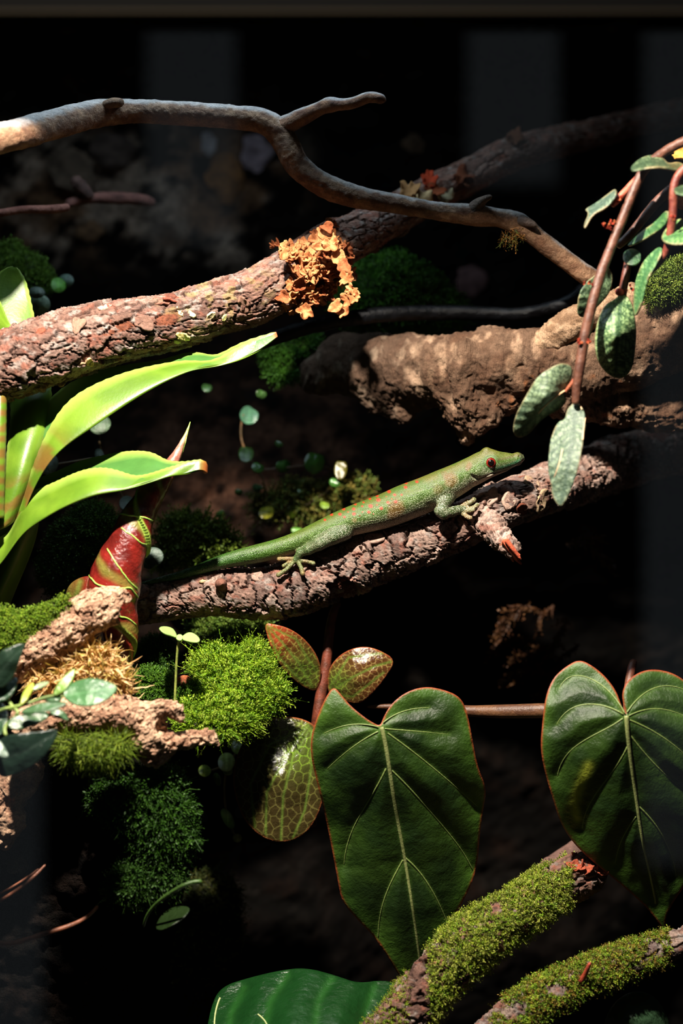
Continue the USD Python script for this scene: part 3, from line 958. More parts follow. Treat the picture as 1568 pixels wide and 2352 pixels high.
SP = np.array([  # crop x, crop y, half height, half width, depth (all in the close-up's pixels except depth in px)
    (-690, 828, 7, 7, 14), (-660, 822, 10, 10, 14), (-600, 809, 14, 14, 14), (-480, 782, 21, 21, 13), (-360, 748, 28, 29, 12), (-240, 707, 37, 38, 10), (-120, 676, 46, 47, 9), (0, 650, 52, 54, 8),
    (100, 624, 54, 58, 7), (200, 590, 57, 62, 6), (300, 550, 64, 72, 5), (400, 510, 74, 86, 4), (500, 474, 82, 98, 4), (600, 444, 90, 106, 4), (700, 412, 97, 110, 4), (800, 371, 101, 110, 3),
    (900, 332, 99, 104, 2), (1000, 286, 95, 96, 1), (1080, 246, 88, 84, 0), (1140, 213, 82, 76, 0), (1190, 188, 81, 78, 0), (1240, 163, 80, 82, 0), (1285, 153, 73, 80, 0), (1325, 149, 61, 68, 0),
    (1365, 143, 49, 54, 0), (1400, 137, 38, 44, 0), (1425, 130, 33, 37, 0), (1440, 125, 25, 27, 0), (1449, 122, 15, 17, 0)], float)
sx, sy = G5(SP[:, 0], SP[:, 1])
sp = np.c_[sx, sy, SP[:, 4], SP[:, 2] / 2.4123, SP[:, 3] / 2.4123]
dd = np.r_[0, np.cumsum(np.hypot(np.diff(sx), np.diff(sy)))]
tt = np.linspace(0, dd[-1], 700)
spn = np.c_[CubicSpline(dd, sp[:, :3])(tt), PchipInterpolator(dd, sp[:, 3:])(tt)]
tan = np.gradient(spn[:, :3], axis=0)
tan /= np.linalg.norm(tan, axis=1, keepdims=True)
upv = np.cross(tan, [0, 0, 1.0])
upv /= np.linalg.norm(upv, axis=1, keepdims=True)
if upv[300, 1] > 0:
    upv = -upv                                  # towards smaller pixel y
sideV = np.cross(tan, upv)
spt = cKDTree(spn[:, :3])
EYE = np.array([1125.2, 1064.3])


def spine_coords(p):
    _, i = spt.query(p)
    o = p - spn[i, :3]
    a, b, l = (o * upv[i]).sum(1), (o * sideV[i]).sum(1), (o * tan[i]).sum(1)
    return i, a, b, l


def limb_pts(*rows):
    return [tuple(map(float, x)) for x in rows]


def H6(x, y):
    return 960 + x / 5.2267, 1000 + y / 5.2267


TOES = []
def toe(pts, q, r0, r1, pad):
    n = len(pts)
    rows = [(*pts[i], q[i], r0 + (r1 - r0) * i / (n - 1)) for i in range(n)]
    rows[-1] = (*pts[-1], q[-1], pad)
    TOES.append(rows)


# hind foot
toe([G5(188, 684), G5(140, 684), G5(98, 685)], (-12, -9, -5), 5.2, 4.0, 5.2)
toe([G5(184, 698), G5(140, 742), G5(96, 772)], (-14, -19, -20), 5.2, 4.0, 5.8)
toe([G5(205, 702), G5(222, 735), G5(230, 764)], (-16, -22, -25), 5.2, 4.0, 5.6)
toe([G5(212, 694), G5(255, 698), G5(288, 708)], (-14, -15, -16), 5.2, 4.0, 5.2)
toe([G5(186, 690), G5(150, 706), G5(124, 722)], (-8, -12, -14), 4.6, 3.6, 4.4)
# hand
toe([H6(525, 850), H6(560, 815), H6(590, 792)], (1, 3, 5), 5.8, 4.4, 5.8)
toe([H6(545, 860), H6(610, 815), H6(645, 790), H6(668, 772)], (-3, -6, -4, -1), 5.8, 4.4, 5.8)
toe([H6(560, 880), H6(640, 880), H6(690, 850), H6(705, 838)], (-7, -13, -12, -9), 5.8, 4.4, 5.8)
toe([H6(550, 905), H6(610, 908), H6(655, 895)], (-10, -17, -19), 5.4, 4.0, 4.6)
toe([H6(535, 940), H6(580, 975), H6(618, 992)], (-13, -21, -24), 5.8, 4.4, 5.8)
ARM = limb_pts((*H6(345, 730), -12, 20), (*H6(300, 800), -24, 16.5), (*H6(262, 905), -33, 14), (*H6(300, 935), -32, 13.5), (*H6(400, 915), -20, 12), (*H6(480, 895), -12, 10), (*H6(545, 890), -9, 9))
LEG = limb_pts((*G5(455, 530), -16, 22), (*G5(400, 556), -26, 19), (*G5(320, 600), -27, 15), (*G5(262, 632), -22, 11.5), (*G5(215, 652), -16, 9), (*G5(192, 690), -13, 8.5))
FAR = [limb_pts((*G5(440, 540), 24, 22), (*G5(340, 600), 40, 15), (*G5(300, 690), 46, 9), (*G5(340, 740), 50, 7)),
       limb_pts((*G5(1020, 330), 22, 19), (*G5(1010, 410), 40, 14), (*G5(1090, 440), 40, 11), (*G5(1140, 470), 44, 7))]
MOUTH = densify(np.array([G5(1446, 146), G5(1410, 168), G5(1370, 186), G5(1320, 200), G5(1270, 214), G5(1225, 232), G5(1190, 244)]), 1.5, False)
mt = cKDTree(MOUTH)
EAR = np.array(H6(662, 502))
NOS = np.array(H6(1207, 252))


def gecko_sd(p):
    i, a, b, l = spine_coords(p)
    h, w = spn[i, 3], spn[i, 4]
    k = np.sqrt((a / h) ** 2 + (b / w) ** 2)
    d = (k - 1) * np.minimum(h, w)
    d = np.where(np.abs(l) > 2.5, np.maximum(d, np.hypot(np.maximum(d, 0), np.abs(l) - 1.0)), d)
    near = d < 60
    q = p[near]
    dn = d[near]
    dn = smin(dn, chain_sd(q, LEG, 4), 7)
    dn = smin(dn, chain_sd(q, ARM, 4), 5)
    for f in FAR:
        dn = smin(dn, chain_sd(q, f, 4), 6)
    t = np.full(len(q), 1e3)
    for z in TOES:
        t = np.minimum(t, chain_sd(q, z, 2))
    dn = smin(dn, t, 2.6)
    for sg in (-1, 1):                           # eye bulge, brow
        dn = smin(dn, np.linalg.norm(q - [EYE[0], EYE[1], 17.0 * sg], axis=1) - 15.8, 3)
        dn = smin(dn, cone_sd(q, (1117, 1040, 11 * sg), (1143, 1045, 12 * sg), 12.6, 6), 7)
        dn = smin(dn, cone_sd(q, (1098, 1084, 21 * sg), (1122, 1089, 20 * sg), 12, 9), 8)     # jaw muscle
    dn = smin(dn, np.linalg.norm((q - [1188.5, 1050, 0]) * [1, 1, .85], axis=1) - 10.8, 5)
    m2 = mt.query(q[:, :2])[0]
    dn = dn + 2.0 * np.exp(-(m2 / 1.7) ** 2)
    e2 = ((q[:, 0] - EAR[0]) / 7.5) ** 2 + ((q[:, 1] - EAR[1] - .45 * (q[:, 0] - EAR[0])) / 4.0) ** 2
    dn = dn + 6.0 * np.exp(-e2)
    n2 = np.hypot(q[:, 0] - NOS[0], q[:, 1] - NOS[1])
    dn = dn + 2.0 * np.exp(-(n2 / 2.2) ** 2)
    arm = np.hypot((q[:, 0] - 991) / 12, (q[:, 1] - 1160) / 6)            # fold behind the arm
    dn = dn + 3.5 * np.exp(-arm ** 2) * (q[:, 2] < 0)
    for fx, fy in ((1092, 1109), (1075, 1118)):                             # throat folds
        dn = dn + .9 * np.exp(-((q[:, 0] - fx + .55 * (q[:, 1] - fy)) / 3.0) ** 2) * np.exp(-((q[:, 1] - fy) / 14) ** 2)
    d[near] = dn
    return d


gv, gf = surfnet(gecko_sd, (305, 1010, -62), (1215, 1352, 66), 1.55)
for _ in range(2):                               # onto the exact surface, then relax
    e = .35
    d0 = gecko_sd(gv)
    g = np.stack([gecko_sd(gv + np.eye(3)[k] * e) - d0 for k in range(3)], 1) / e
    gv = gv - g * (np.clip(d0, -1, 1) / np.maximum((g * g).sum(1), .3))[:, None]
i, a, b, l = spine_coords(gv)
ta = a / spn[i, 3]
X, Y_ = gv[:, 0], gv[:, 1]
nz1 = vnoise(gv, 1 / 26.0, 4, 1)
nz2 = vnoise(gv, 1 / 9.0, 3, 2)
green, olive, tailc = lin(72, 106, 28), lin(102, 104, 36), lin(34, 84, 22)
c = mixc(green, olive, sstep(.1, .75, ta) * (.35 + .65 * sstep(700, 960, X)) * sstep(.25, .6, nz1))
c = mixc(c, tailc, 1 - sstep(420, 720, X))
flank = lin(88, 98, 62)
c = mixc(c, flank, (1 - sstep(-.5, .12, ta)) * .9 * sstep(640, 760, X))
c = mixc(c, lin(176, 152, 130), (1 - sstep(-.9, -.5, ta)) * sstep(560, 700, X))
limbm = np.minimum(chain_sd(gv, LEG), np.minimum(chain_sd(gv, ARM), np.minimum.reduce([chain_sd(gv, z) for z in TOES]))) < 2.5
c = np.where(limbm[:, None], mixc(lin(72, 98, 50), lin(94, 104, 72), sstep(.3, .7, nz2)), c)
toem = np.minimum.reduce([chain_sd(gv, z) for z in TOES]) < 2.0
c = np.where(toem[:, None], mixc(lin(112, 120, 72), lin(150, 116, 74), sstep(.35, .65, nz1) * .8), c)
def blob(x, y, rx, ry, rot=-.4):
    u, v_ = X - x, Y_ - y
    u, v_ = u * math.cos(rot) - v_ * math.sin(rot), u * math.sin(rot) + v_ * math.cos(rot)
    return np.sqrt((u / rx) ** 2 + (v_ / ry) ** 2)
hz = lambda x, y: G5(x, y)
for (x, y), rx, ry, s in [(hz(745, 405), 24, 26, .75), (hz(730, 455), 18, 13, .7), (hz(1045, 248), 19, 20, .7), (hz(1145, 172), 9, 14, .7), (hz(975, 300), 15, 15, .35), (hz(515, 470), 8, 7, .5), (hz(1010, 215), 12, 9, .4)]:
    c = mixc(c, lin(122, 84, 40), (1 - sstep(.45, 1.1, blob(x, y, rx, ry) + .5 * (nz2 - .5))) * s * (~limbm))
c = mixc(c, lin(98, 112, 44), (1 - sstep(.4, 1.1, blob(1150, 1048, 34, 14, 0))) * .5)
lipd = np.abs((Y_ - np.interp(X, MOUTH[::-1, 0], MOUTH[::-1, 1])) + 6)
c = mixc(c, lin(44, 130, 78), (1 - sstep(3, 7.5, lipd)) * sstep(1122, 1136, X) * (1 - sstep(1192, 1199, X)) * .9)
c = mixc(c, lin(64, 142, 52), (1 - sstep(4.5, 6.5, np.abs(np.hypot(X - EYE[0], Y_ - EYE[1]) - 14))) * (np.abs(gv[:, 2]) > 14) * .3)
c = mixc(c, lin(52, 60, 26), (1 - sstep(.8, 2.0, np.abs(np.hypot(X - EYE[0], Y_ - EYE[1]) - 17))) * (np.abs(gv[:, 2]) > 12) * .6)
c = mixc(c, lin(78, 84, 60), sstep(1188, 1197, X) * .8)
str_ = cKDTree(densify(np.array([(1143, 1056), (1165, 1052), (1187, 1045)]), 1.5, False)).query(gv[:, :2])[0]
c = mixc(c, lin(92, 84, 40), (1 - sstep(1.5, 4, str_)) * .6)
spots = [(860, 258, 8), (797, 288, 9), (706, 311, 10), (648, 358, 11), (604, 392, 11), (512, 435, 9), (435, 437, 9), (700, 372, 9), (742, 368, 9), (662, 404, 10), (594, 425, 9), (737, 330, 8), (775, 330, 6), (511, 408, 9), (558, 393, 6), (460, 452, 7), (520, 381, 8), (600, 350, 8), (862, 234, 8), (800, 264, 8),
         (565, 371, 6), (352, 468, 7), (388, 438, 9), (455, 407, 9), (690, 340, 4), (640, 385, 4), (560, 425, 4), (480, 425, 4), (720, 352, 4), (545, 445, 3.5), (620, 435, 4), (640, 335, 8)]
so = np.zeros(len(gv))
for x, y, rr_ in spots:
    qx, qy = G5(x, y)
    so = np.maximum(so, 1 - sstep(.72, 1.12, blob(qx, qy, rr_ / 2.1, rr_ / 2.5) + .35 * (nz2 - .5)))
c = mixc(c, lin(190, 60, 22), so * (ta > -.3) * (~limbm))
c = mixc(c, lin(60, 34, 24), np.exp(-(((X - EAR[0]) / 6) ** 2 + ((Y_ - EAR[1] - .45 * (X - EAR[0])) / 3.4) ** 2)) * .9)
c = mixc(c, lin(50, 20, 16), np.exp(-(np.hypot(X - NOS[0], Y_ - NOS[1]) / 2.0) ** 2))
c = mixc(c, lin(120, 74, 52), np.exp(-(np.hypot((X - 991) / 10, (Y_ - 1160) / 5)) ** 2) * .8)
md = mt.query(gv[:, :2])[0]
c = mixc(c, lin(40, 52, 26), np.exp(-(md / 1.3) ** 2) * .7)
c = c * (.74 + .26 * nz2)[:, None]
pale = sstep(.25, -.55, ta) * sstep(690, 800, X) * .85 + .05
M_gecko = usdkit.material(stage, '/World/Looks/scaly_skin', {
    'cd': ('attribute', {'attribute': 'Cd'}), 'pl': ('attribute', {'attribute': 'pale'}), 'geo': ('geometry', {}),
    'va': ('voronoi_texture', {'scale': 1750.0, 'feature': 'f1', 'randomness': 0.55}), 'vb': ('voronoi_texture', {'scale': 3000.0, 'feature': 'f1', 'randomness': 0.55}),
    'fi': ('attribute', {'attribute': 'fine'}), 'v': ('mix_float', {}), 'lo': ('map_range', {'from_min': 0.0, 'from_max': 1.0, 'to_min': 1.0, 'to_max': 0.5}), 'vc': ('mix_float', {'a': 0.32}),
    'r1': ('rgb_ramp', {'ramp': [(0.0, (1.35,) * 3), (0.30, (1.1,) * 3), (0.55, (.5,) * 3), (0.9, (.36,) * 3)]}),
    'mul': ('mix', {'mix_type': 'multiply', 'fac': 1.0}),
    'r2': ('rgb_ramp', {'ramp': [(0.0, (1.0,) * 3), (0.22, (.8,) * 3), (0.42, (0.0,) * 3), (1.0, (0.0,) * 3)]}),
    'mm': ('math', {'math_type': 'multiply'}), 'wh': ('mix', {'mix_type': 'mix', 'color2': tuple(lin(206, 206, 186))}),
    'b': ('bump', {'strength': 1.0, 'distance': 0.00025, 'invert': True}),
    'p': ('principled_bsdf', {'roughness': 0.42, 'specular_ior_level': 0.4, 'subsurface_weight': 0.08, 'subsurface_scale': .0006})},
    [('geo.position', 'va.vector'), ('geo.position', 'vb.vector'), ('va.distance', 'v.a'), ('vb.distance', 'v.b'), ('fi.fac', 'v.fac'), ('fi.fac', 'lo.value'), ('lo.result', 'vc.fac'), ('v.result', 'vc.b'), ('vc.result', 'r1.fac'), ('cd.color', 'mul.color1'), ('r1.color', 'mul.color2'), ('v.result', 'r2.fac'), ('r2.color', 'mm.value1'), ('pl.fac', 'mm.value2'),
     ('mm.value', 'wh.fac'), ('mul.color', 'wh.color1'), ('wh.color', 'p.base_color'), ('vc.result', 'b.height'), ('b.normal', 'p.normal')], surface='p.BSDF')
YGK = -.003
gk = thing('gecko', 'bright green day gecko with orange-red back spots lying along the cracked bark branch', 'gecko', at(800, 1300, YGK))
fine = np.maximum(sstep(.05, .6, ta) * (.4 + .6 * sstep(640, 800, X)), sstep(1085, 1115, X)) * (~limbm)
c = c * (1 - .3 * fine)[:, None]
put('body', local_to_world(gv, YGK), gf, M_gecko, gk, c, extra={'pale': pale, 'fine': fine})
import trimesh
es = trimesh.creation.uv_sphere(1.0, count=[48, 64])
for sg in (-1, 1):
    ax = np.array([.0, -.03, sg * 1.0])
    ax /= np.linalg.norm(ax)
    q = np.array(es.vertices)
    ang = np.degrees(np.arccos(np.clip(q @ ax, -1, 1)))
    ce = mixc(lin(8, 4, 4), lin(104, 26, 16), sstep(32, 35, ang))
    ce = mixc(ce, lin(58, 12, 8), sstep(48, 60, ang))
    ce = mixc(ce, lin(14, 8, 6), sstep(66, 74, ang))
    q = q * 13.6 + [EYE[0], EYE[1], sg * 25.8]
    put('eye', local_to_world(q, YGK), np.array(es.faces), M_eye, gk, ce, label='glossy red eye with a round black pupil' if sg < 0 else None)

# ---------------------------------------------------------------- driftwood
def wood_piece(name, label, cat, Y0, chains, lo, hi, step, relief, colf, m, k=14, part='wood', carve=None):
    def fn(p):
        d = np.full(len(p), 1e3)
        for ch in chains:
            d = smin(d, chain_sd(p, ch, k), k)
        if carve is not None:
            for (x, y, q, rr) in carve:
                d = -smin(-d, np.linalg.norm(p - [x, y, q], axis=1) - rr, 6)
        n = np.abs(d) < 40
        d[n] = d[n] + relief(p[n])
        return d
    v, f = surfnet(fn, lo, hi, step)
    t = thing(name, label, cat, local_to_world(v, Y0).mean(0) * [1, 1, 0] + [0, 0, local_to_world(v, Y0)[:, 2].min()])
    w = local_to_world(v, Y0)
    put(part, w, f, m, t, colf(v))
    return t, v, w, f


def ridged(p, s, seed, o=3):
    return 1 - np.abs(2 * meshkit.fbm(np.asarray(p) * s + 50, o, seed) - 1)


def drift_relief(p):
    w = p + 16 * np.stack([vnoise(p, 1 / 60.0, 3, k) - .5 for k in (51, 52, 53)], 1) * 2
    big = vnoise(p, 1 / 85.0, 4, 3) - .5
    rough = sstep(880, 960, p[:, 1] + 60 * big)
    gr = sstep(.45, .6, vnoise(p, 1 / 90.0, 2, 14))
    return (30 * big - 12 * (ridged(w * [1, .8, .8], 1 / 40.0, 5) - .6) - (4 + 7 * rough) * (ridged(w * [.8, 1.2, 1], 1 / 17.0, 8, 2) - .6)
            - (3 + 4 * rough) * (ridged(w * [1.3, .8, 1], 1 / 9.0, 11, 3) - .6) - (2 + 3 * rough) * (vnoise(p, 1 / 5.0, 3, 9) - .5) * 2 + 1.5 * np.sin(w[:, 0] / 2.4 + w[:, 1] / 9.0) * gr * (1 - rough))


def drift_col(v):
    n1, n2 = vnoise(v, 1 / 46.0, 4, 21), vnoise(v, 1 / 14.0, 3, 23)
    c = mixc(lin(146, 120, 98), lin(104, 80, 62), sstep(.35, .65, n1))
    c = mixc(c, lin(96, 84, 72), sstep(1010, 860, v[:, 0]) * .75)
    c = mixc(c, lin(58, 36, 24), sstep(.45, .8, ridged(v * [1, .42, .5], 1 / 26.0, 5)) ** 2 * .7)
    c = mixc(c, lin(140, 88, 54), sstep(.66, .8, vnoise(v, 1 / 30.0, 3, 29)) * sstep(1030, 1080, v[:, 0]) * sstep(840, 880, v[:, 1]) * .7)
    return c * (.7 + .6 * n2)[:, None]


DW = [[(728, 850, 200, 46), (790, 825, 180, 62), (870, 842, 140, 74), (960, 845, 80, 78), (1050, 848, 10, 74), (1140, 836, -14, 72), (1240, 832, -34, 72), (1340, 838, -48, 78), (1440, 800, -60, 92), (1560, 752, -95, 96), (1680, 720, -110, 100)],
      [(1048, 900, 0, 48), (1068, 952, -4, 34), (1074, 1000, 4, 17)], [(1120, 880, -20, 50), (1160, 915, -22, 34)], [(880, 900, 130, 44), (930, 935, 100, 24)],
      [(1478, 742, -70, 44), (1530, 720, -85, 40)], [(1290, 910, -10, 50), (1420, 930, -10, 46), (1600, 935, -10, 50)],
      [(1130, 806, -56, 22), (1200, 796, -66, 20), (1262, 790, -66, 15), (1300, 800, -62, 7)],
      [(1120, 880, -60, 20), (1150, 850, -70, 20), (1195, 822, -74, 18), (1246, 808, -70, 12)], [(1190, 880, -70, 20), (1225, 848, -80, 20), (1280, 828, -84, 18), (1340, 812, -84, 14)],
      [(1250, 890, -74, 20), (1290, 858, -86, 22), (1350, 836, -92, 22), (1420, 820, -96, 20)], [(1062, 800, -66, 22), (1050, 850, -70, 24), (1062, 900, -62, 22)], [(1080, 930, -52, 26), (1120, 950, -50, 20), (1096, 980, -40, 16)]]
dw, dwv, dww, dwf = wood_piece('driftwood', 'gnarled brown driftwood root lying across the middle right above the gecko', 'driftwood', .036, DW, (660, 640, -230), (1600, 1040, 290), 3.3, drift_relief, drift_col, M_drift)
ub = Limb([(1222, 800, .022, 26), (1262, 782, .018, 36), (1310, 748, .014, 40), (1360, 722, .012, 38), (1410, 700, .012, 36), (1470, 672, .016, 34)], 2.4,
          lambda l: -.0009 * (ridged(np.c_[l.u * 620, l.th * 1.2, l.u * 0], 1.0, 4, 2) - .5) + .0022 * (vnoise(l.base, 130, 3, 3) - .5), ends=(.6, .6))
uc = mixc(lin(158, 130, 104), lin(116, 90, 68), sstep(.35, .65, vnoise(ub.v, 240, 4, 9)))
put('side_root', ub.v, ub.f, M_drift, dw, uc)

# ---------------------------------------------------------------- cork bark pieces in the lower left
_rg = np.random.default_rng(90)
_cp = np.stack(np.meshgrid(np.arange(-90, 6), np.arange(120, 220), np.arange(-12, 12), indexing='ij'), -1).reshape(-1, 3)
_cp = (_cp + _rg.uniform(-.36, .36, _cp.shape))
_ck, _ch = cKDTree(_cp), _rg.uniform(-1, 1, len(_cp))


def cork_cells(p):
    w = np.stack([vnoise(p, 1 / 22.0, 2, k) - .5 for k in (61, 62, 63)], 1) * 12
    q = p + w
    q = np.stack([q[:, 0] * .87 - q[:, 1] * .5, q[:, 0] * .5 + q[:, 1] * .87, q[:, 2]], 1) / [15.0, 9.0, 13.0]
    d, i = _ck.query(q, k=2)
    return d[:, 1] - d[:, 0], _ch[i[:, 0] % len(_ch)]


def cork_relief(p):
    e, h = cork_cells(p)
    return 12 * (vnoise(p, 1 / 42.0, 4, 33) - .5) * 1.6 + 3.4 * (1 - sstep(.02, .11, e)) - 3.4 * h - 3.4 * (vnoise(p, 1 / 7.0, 3, 35) - .5) * 2


def cork_col(v):
    n1 = vnoise(v, 1 / 30.0, 4, 41)
    c = mixc(lin(200, 166, 138), lin(150, 114, 92), sstep(.35, .65, n1))
    c = mixc(c, lin(84, 50, 34), (1 - sstep(.02, .13, cork_cells(v)[0])) * .6)
    return c * (.7 + .6 * vnoise(v, 1 / 9.0, 3, 43))[:, None]


CA = [[(40, 1520, 10, 50), (100, 1478, 0, 48), (160, 1440, -6, 50), (220, 1402, -12, 46), (258, 1388, -14, 38), (276, 1382, -14, 28)]]
wood_piece('cork_bark', 'short tan cork bark log with a broken end in front of the red rolled leaf', 'bark', -.052, CA, (-30, 1310, -110), (330, 1600, 90), 2.6, cork_relief, cork_col, M_cork, carve=[(300, 1412, -6, 34)])
CB = [[(70, 1660, 0, 46), (140, 1642, 0, 44), (200, 1634, -4, 42), (270, 1640, -8, 44), (330, 1650, -8, 40)], [(310, 1650, -10, 40), (345, 1690, -4, 44), (350, 1730, 2, 34)], [(330, 1640, -14, 20), (368, 1622, -20, 17), (402, 1626, -22, 16), (416, 1648, -20, 13)],
      [(380, 1712, 6, 28), (430, 1700, 8, 19), (478, 1690, 8, 16), (492, 1700, 8, 12)]]
wood_piece('cork_bark', 'curled brown cork bark piece under the glossy pointed leaves at the lower left', 'bark', -.058, CB, (10, 1560, -100), (520, 1800, 80), 2.6, cork_relief, cork_col, M_cork, carve=[(382, 1672, -34, 26)])
CC = [[(-30, 1800, 10, 60), (20, 1800, 10, 56), (60, 1770, 10, 40)], [(-20, 1860, 0, 50), (24, 1880, -6, 34), (10, 1930, 0, 22)]]
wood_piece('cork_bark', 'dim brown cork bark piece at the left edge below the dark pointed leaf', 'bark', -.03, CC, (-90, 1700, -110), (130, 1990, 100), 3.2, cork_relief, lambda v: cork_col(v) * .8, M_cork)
CD = [[(390, 1572, 0, 14), (425, 1568, -2, 15), (448, 1578, 0, 9)]]
wood_piece('bark_chip', 'small orange-brown bark chip on the moss behind the seedling', 'bark', -.018, CD, (365, 1540, -35), (470, 1605, 35), 2.0, lambda p: 4 * (vnoise(p, 1 / 14.0, 3, 7) - .5) * 2, lambda v: mixc(lin(176, 96, 58), lin(110, 62, 42), sstep(.35, .65, vnoise(v, 1 / 18.0, 3, 5))), M_cork)

# ---------------------------------------------------------------- bromeliad
bro = thing('bromeliad', 'bright lime green strap-leaved bromeliad with toothed leaf edges at the left side', 'bromeliad', at(20, 1300, -.03))


def brom_leaf(N, K, Fr, n=70, serr=1.6, bands=0.0, dark=0.0, tipbrown=0.0, label=None, m=13, inner=True):
    v, f, t, s = ribbon(N, K, Fr, n, m, serr=serr)
    g = vnoise(v, 90, 3, 7)
    c = mixc(lin(104, 136, 36), lin(82, 116, 26), sstep(.3, .7, g))
    c = mixc(c, lin(66, 116, 56), sstep(.02, .3, s) * (.85 if inner else 0))
    c = c * (.86 + .28 * meshkit.noise(np.c_[s * 22, t * 1.5, s * 0], 3))[:, None]
    c = mixc(c, lin(156, 184, 84), np.exp(-((np.abs(s) - 1) / .07) ** 2) * .8)
    if bands:
        X, Y = to_px(v)
        w = sstep(.25, .6, np.sin((t * 60 + 5 * vnoise(v, 120, 2, 5))) * .5 + .5) * (1 - sstep(bands * .5, bands, t))
        c = mixc(c, lin(120, 70, 40), w * .75)
    if dark:
        c = mixc(c, lin(70, 110, 40), np.full(len(c), dark))
    if tipbrown:
        c = mixc(c, lin(160, 84, 40), sstep(1 - tipbrown, 1.0, t + .03 * (g - .5)))
    put('leaf', v, f, M_brom, bro, c, label=label)


brom_leaf([(35, 1190, -.030), (62, 1110, -.030), (110, 990, -.030), (160, 920, -.028), (220, 882, -.026), (300, 852, -.024), (380, 834, -.022), (440, 828, -.021), (480, 828, -.021), (530, 806, -.021), (590, 780, -.021), (634, 763, -.021)],
          [(50, 1200, -.034), (84, 1110, -.036), (135, 1038, -.038), (200, 990, -.037), (262, 948, -.035), (330, 905, -.032), (400, 868, -.029), (455, 848, -.026), (500, 841, -.024), (545, 830, -.023), (600, 803, -.022), (638, 775, -.021)],
          [(30, 1180, -.014), (60, 1080, -.012), (112, 925, -.010), (160, 884, -.008), (225, 856, -.008), (310, 838, -.008), (390, 824, -.010), (450, 812, -.012), (490, 818, -.014), (535, 799, -.017), (590, 776, -.020), (634, 763, -.0205)], bands=.35, tipbrown=.012)
brom_leaf([(-40, 1220, -.030), (2, 1120, -.030), (18, 1020, -.022), (24, 940, -.010), (10, 850, .000), (-8, 760, .008), (-20, 680, .014), (0, 626, .018), (28, 612, .018)],
          [(5, 1215, -.036), (40, 1110, -.035), (62, 1010, -.027), (72, 920, -.013), (52, 830, .000), (30, 740, .008), (20, 680, .014), (22, 632, .0175), (34, 614, .018)],
          [(40, 1190, -.028), (76, 1085, -.028), (104, 1000, -.020), (118, 905, -.008), (102, 820, .002), (84, 752, .010), (68, 680, .016), (54, 636, .018), (38, 614, .018)], bands=.25, dark=.12, inner=False)
brom_leaf([(-40, 1235, -.03), (40, 1182, -.03), (70, 1132, -.03), (100, 1118, -.032), (150, 1096, -.036), (200, 1078, -.039), (240, 1075, -.041), (280, 1084, -.042), (310, 1092, -.042), (345, 1087, -.042), (400, 1070, -.042), (440, 1061, -.041), (462, 1059, -.040), (474, 1070, -.038)],
          [(-40, 1330, -.040), (20, 1270, -.042), (60, 1220, -.045), (100, 1192, -.047), (140, 1170, -.049), (180, 1152, -.050), (225, 1137, -.050), (270, 1127, -.049), (320, 1112, -.047), (360, 1102, -.045), (400, 1093, -.044), (440, 1087, -.042), (466, 1083, -.041), (473, 1088, -.039)],
          [(-40, 1230, -.014), (40, 1170, -.014), (80, 1108, -.012), (125, 1088, -.012), (175, 1066, -.013), (225, 1052, -.015), (275, 1042, -.018), (325, 1039, -.022), (355, 1045, -.027), (380, 1058, -.032), (410, 1063, -.037), (442, 1060, -.0395), (462, 1058, -.0395), (474, 1070, -.038)], n=90, serr=1.8, tipbrown=.05)
brom_leaf([(-70, 640, -.014), (-20, 660, -.014), (4, 700, -.014), (16, 730, -.013), (28, 752, -.013)], [(-70, 700, -.018), (-30, 720, -.018), (0, 745, -.016), (14, 755, -.014), (28, 756, -.0135)], [(-70, 790, -.012), (-30, 792, -.012), (4, 784, -.012), (22, 770, -.012), (28, 758, -.013)], n=30, inner=False, serr=.6)
brom_leaf([(-20, 800, -.004), (14, 772, -.006), (34, 758, -.006), (54, 752, -.006)], [(-20, 820, -.008), (12, 790, -.009), (34, 768, -.008), (54, 754, -.006)], [(-20, 840, -.004), (14, 802, -.004), (36, 778, -.005), (55, 755, -.006)], n=24, inner=False, serr=.4)
brom_leaf([(-70, 1190, -.042), (-60, 1080, -.042), (-50, 980, -.040), (-40, 900, -.036)], [(-20, 1190, -.048), (-14, 1080, -.048), (-8, 980, -.046), (-4, 900, -.040)], [(10, 1190, -.044), (12, 1080, -.044), (15, 980, -.042), (16, 900, -.036)], n=40, bands=2.2, inner=False, serr=.6, label='leaf with brown cross bands at the left edge')
brom_leaf([(-60, 1420, -.02), (-20, 1330, -.024), (20, 1240, -.028), (50, 1170, -.028)], [(-20, 1420, -.024), (20, 1330, -.03), (50, 1250, -.032), (70, 1175, -.030)], [(20, 1400, -.014), (60, 1300, -.018), (84, 1230, -.022), (90, 1160, -.024)], n=30, dark=.6, inner=False, serr=.4)

# ---------------------------------------------------------------- red rolled leaf
rl_path = np.array([(437, 968, -.020, 1.5), (426, 1000, -.022, 4), (410, 1036, -.024, 10), (388, 1076, -.025, 19), (362, 1116, -.026, 27), (332, 1158, -.028, 34), (310, 1198, -.030, 40), (294, 1250, -.032, 49), (276, 1300, -.032, 56), (264, 1345, -.031, 60), (262, 1390, -.030, 54), (272, 1430, -.029, 44), (277, 1475, -.028, 37), (282, 1515, -.028, 26), (290, 1546, -.028, 12)])
def roll_relief(l):
    ph = (l.th / (2 * np.pi) + l.u / .052) % 1.0
    l.ph = ph
    return .0016 * (ph - .5) * np.clip(l.R / .008, 0, 1.2) + .0009 * (vnoise(l.base, 160, 3, 6) - .5)
rlm = Limb(rl_path, 2.4, roll_relief, ends=(.1, .4))
rt = thing('rolled_leaf', 'tightly rolled glossy red philodendron leaf with pale green veins standing left of the gecko tail', 'leaf', at(285, 1540, -.03))
u01 = rlm.u / rlm.u.max()
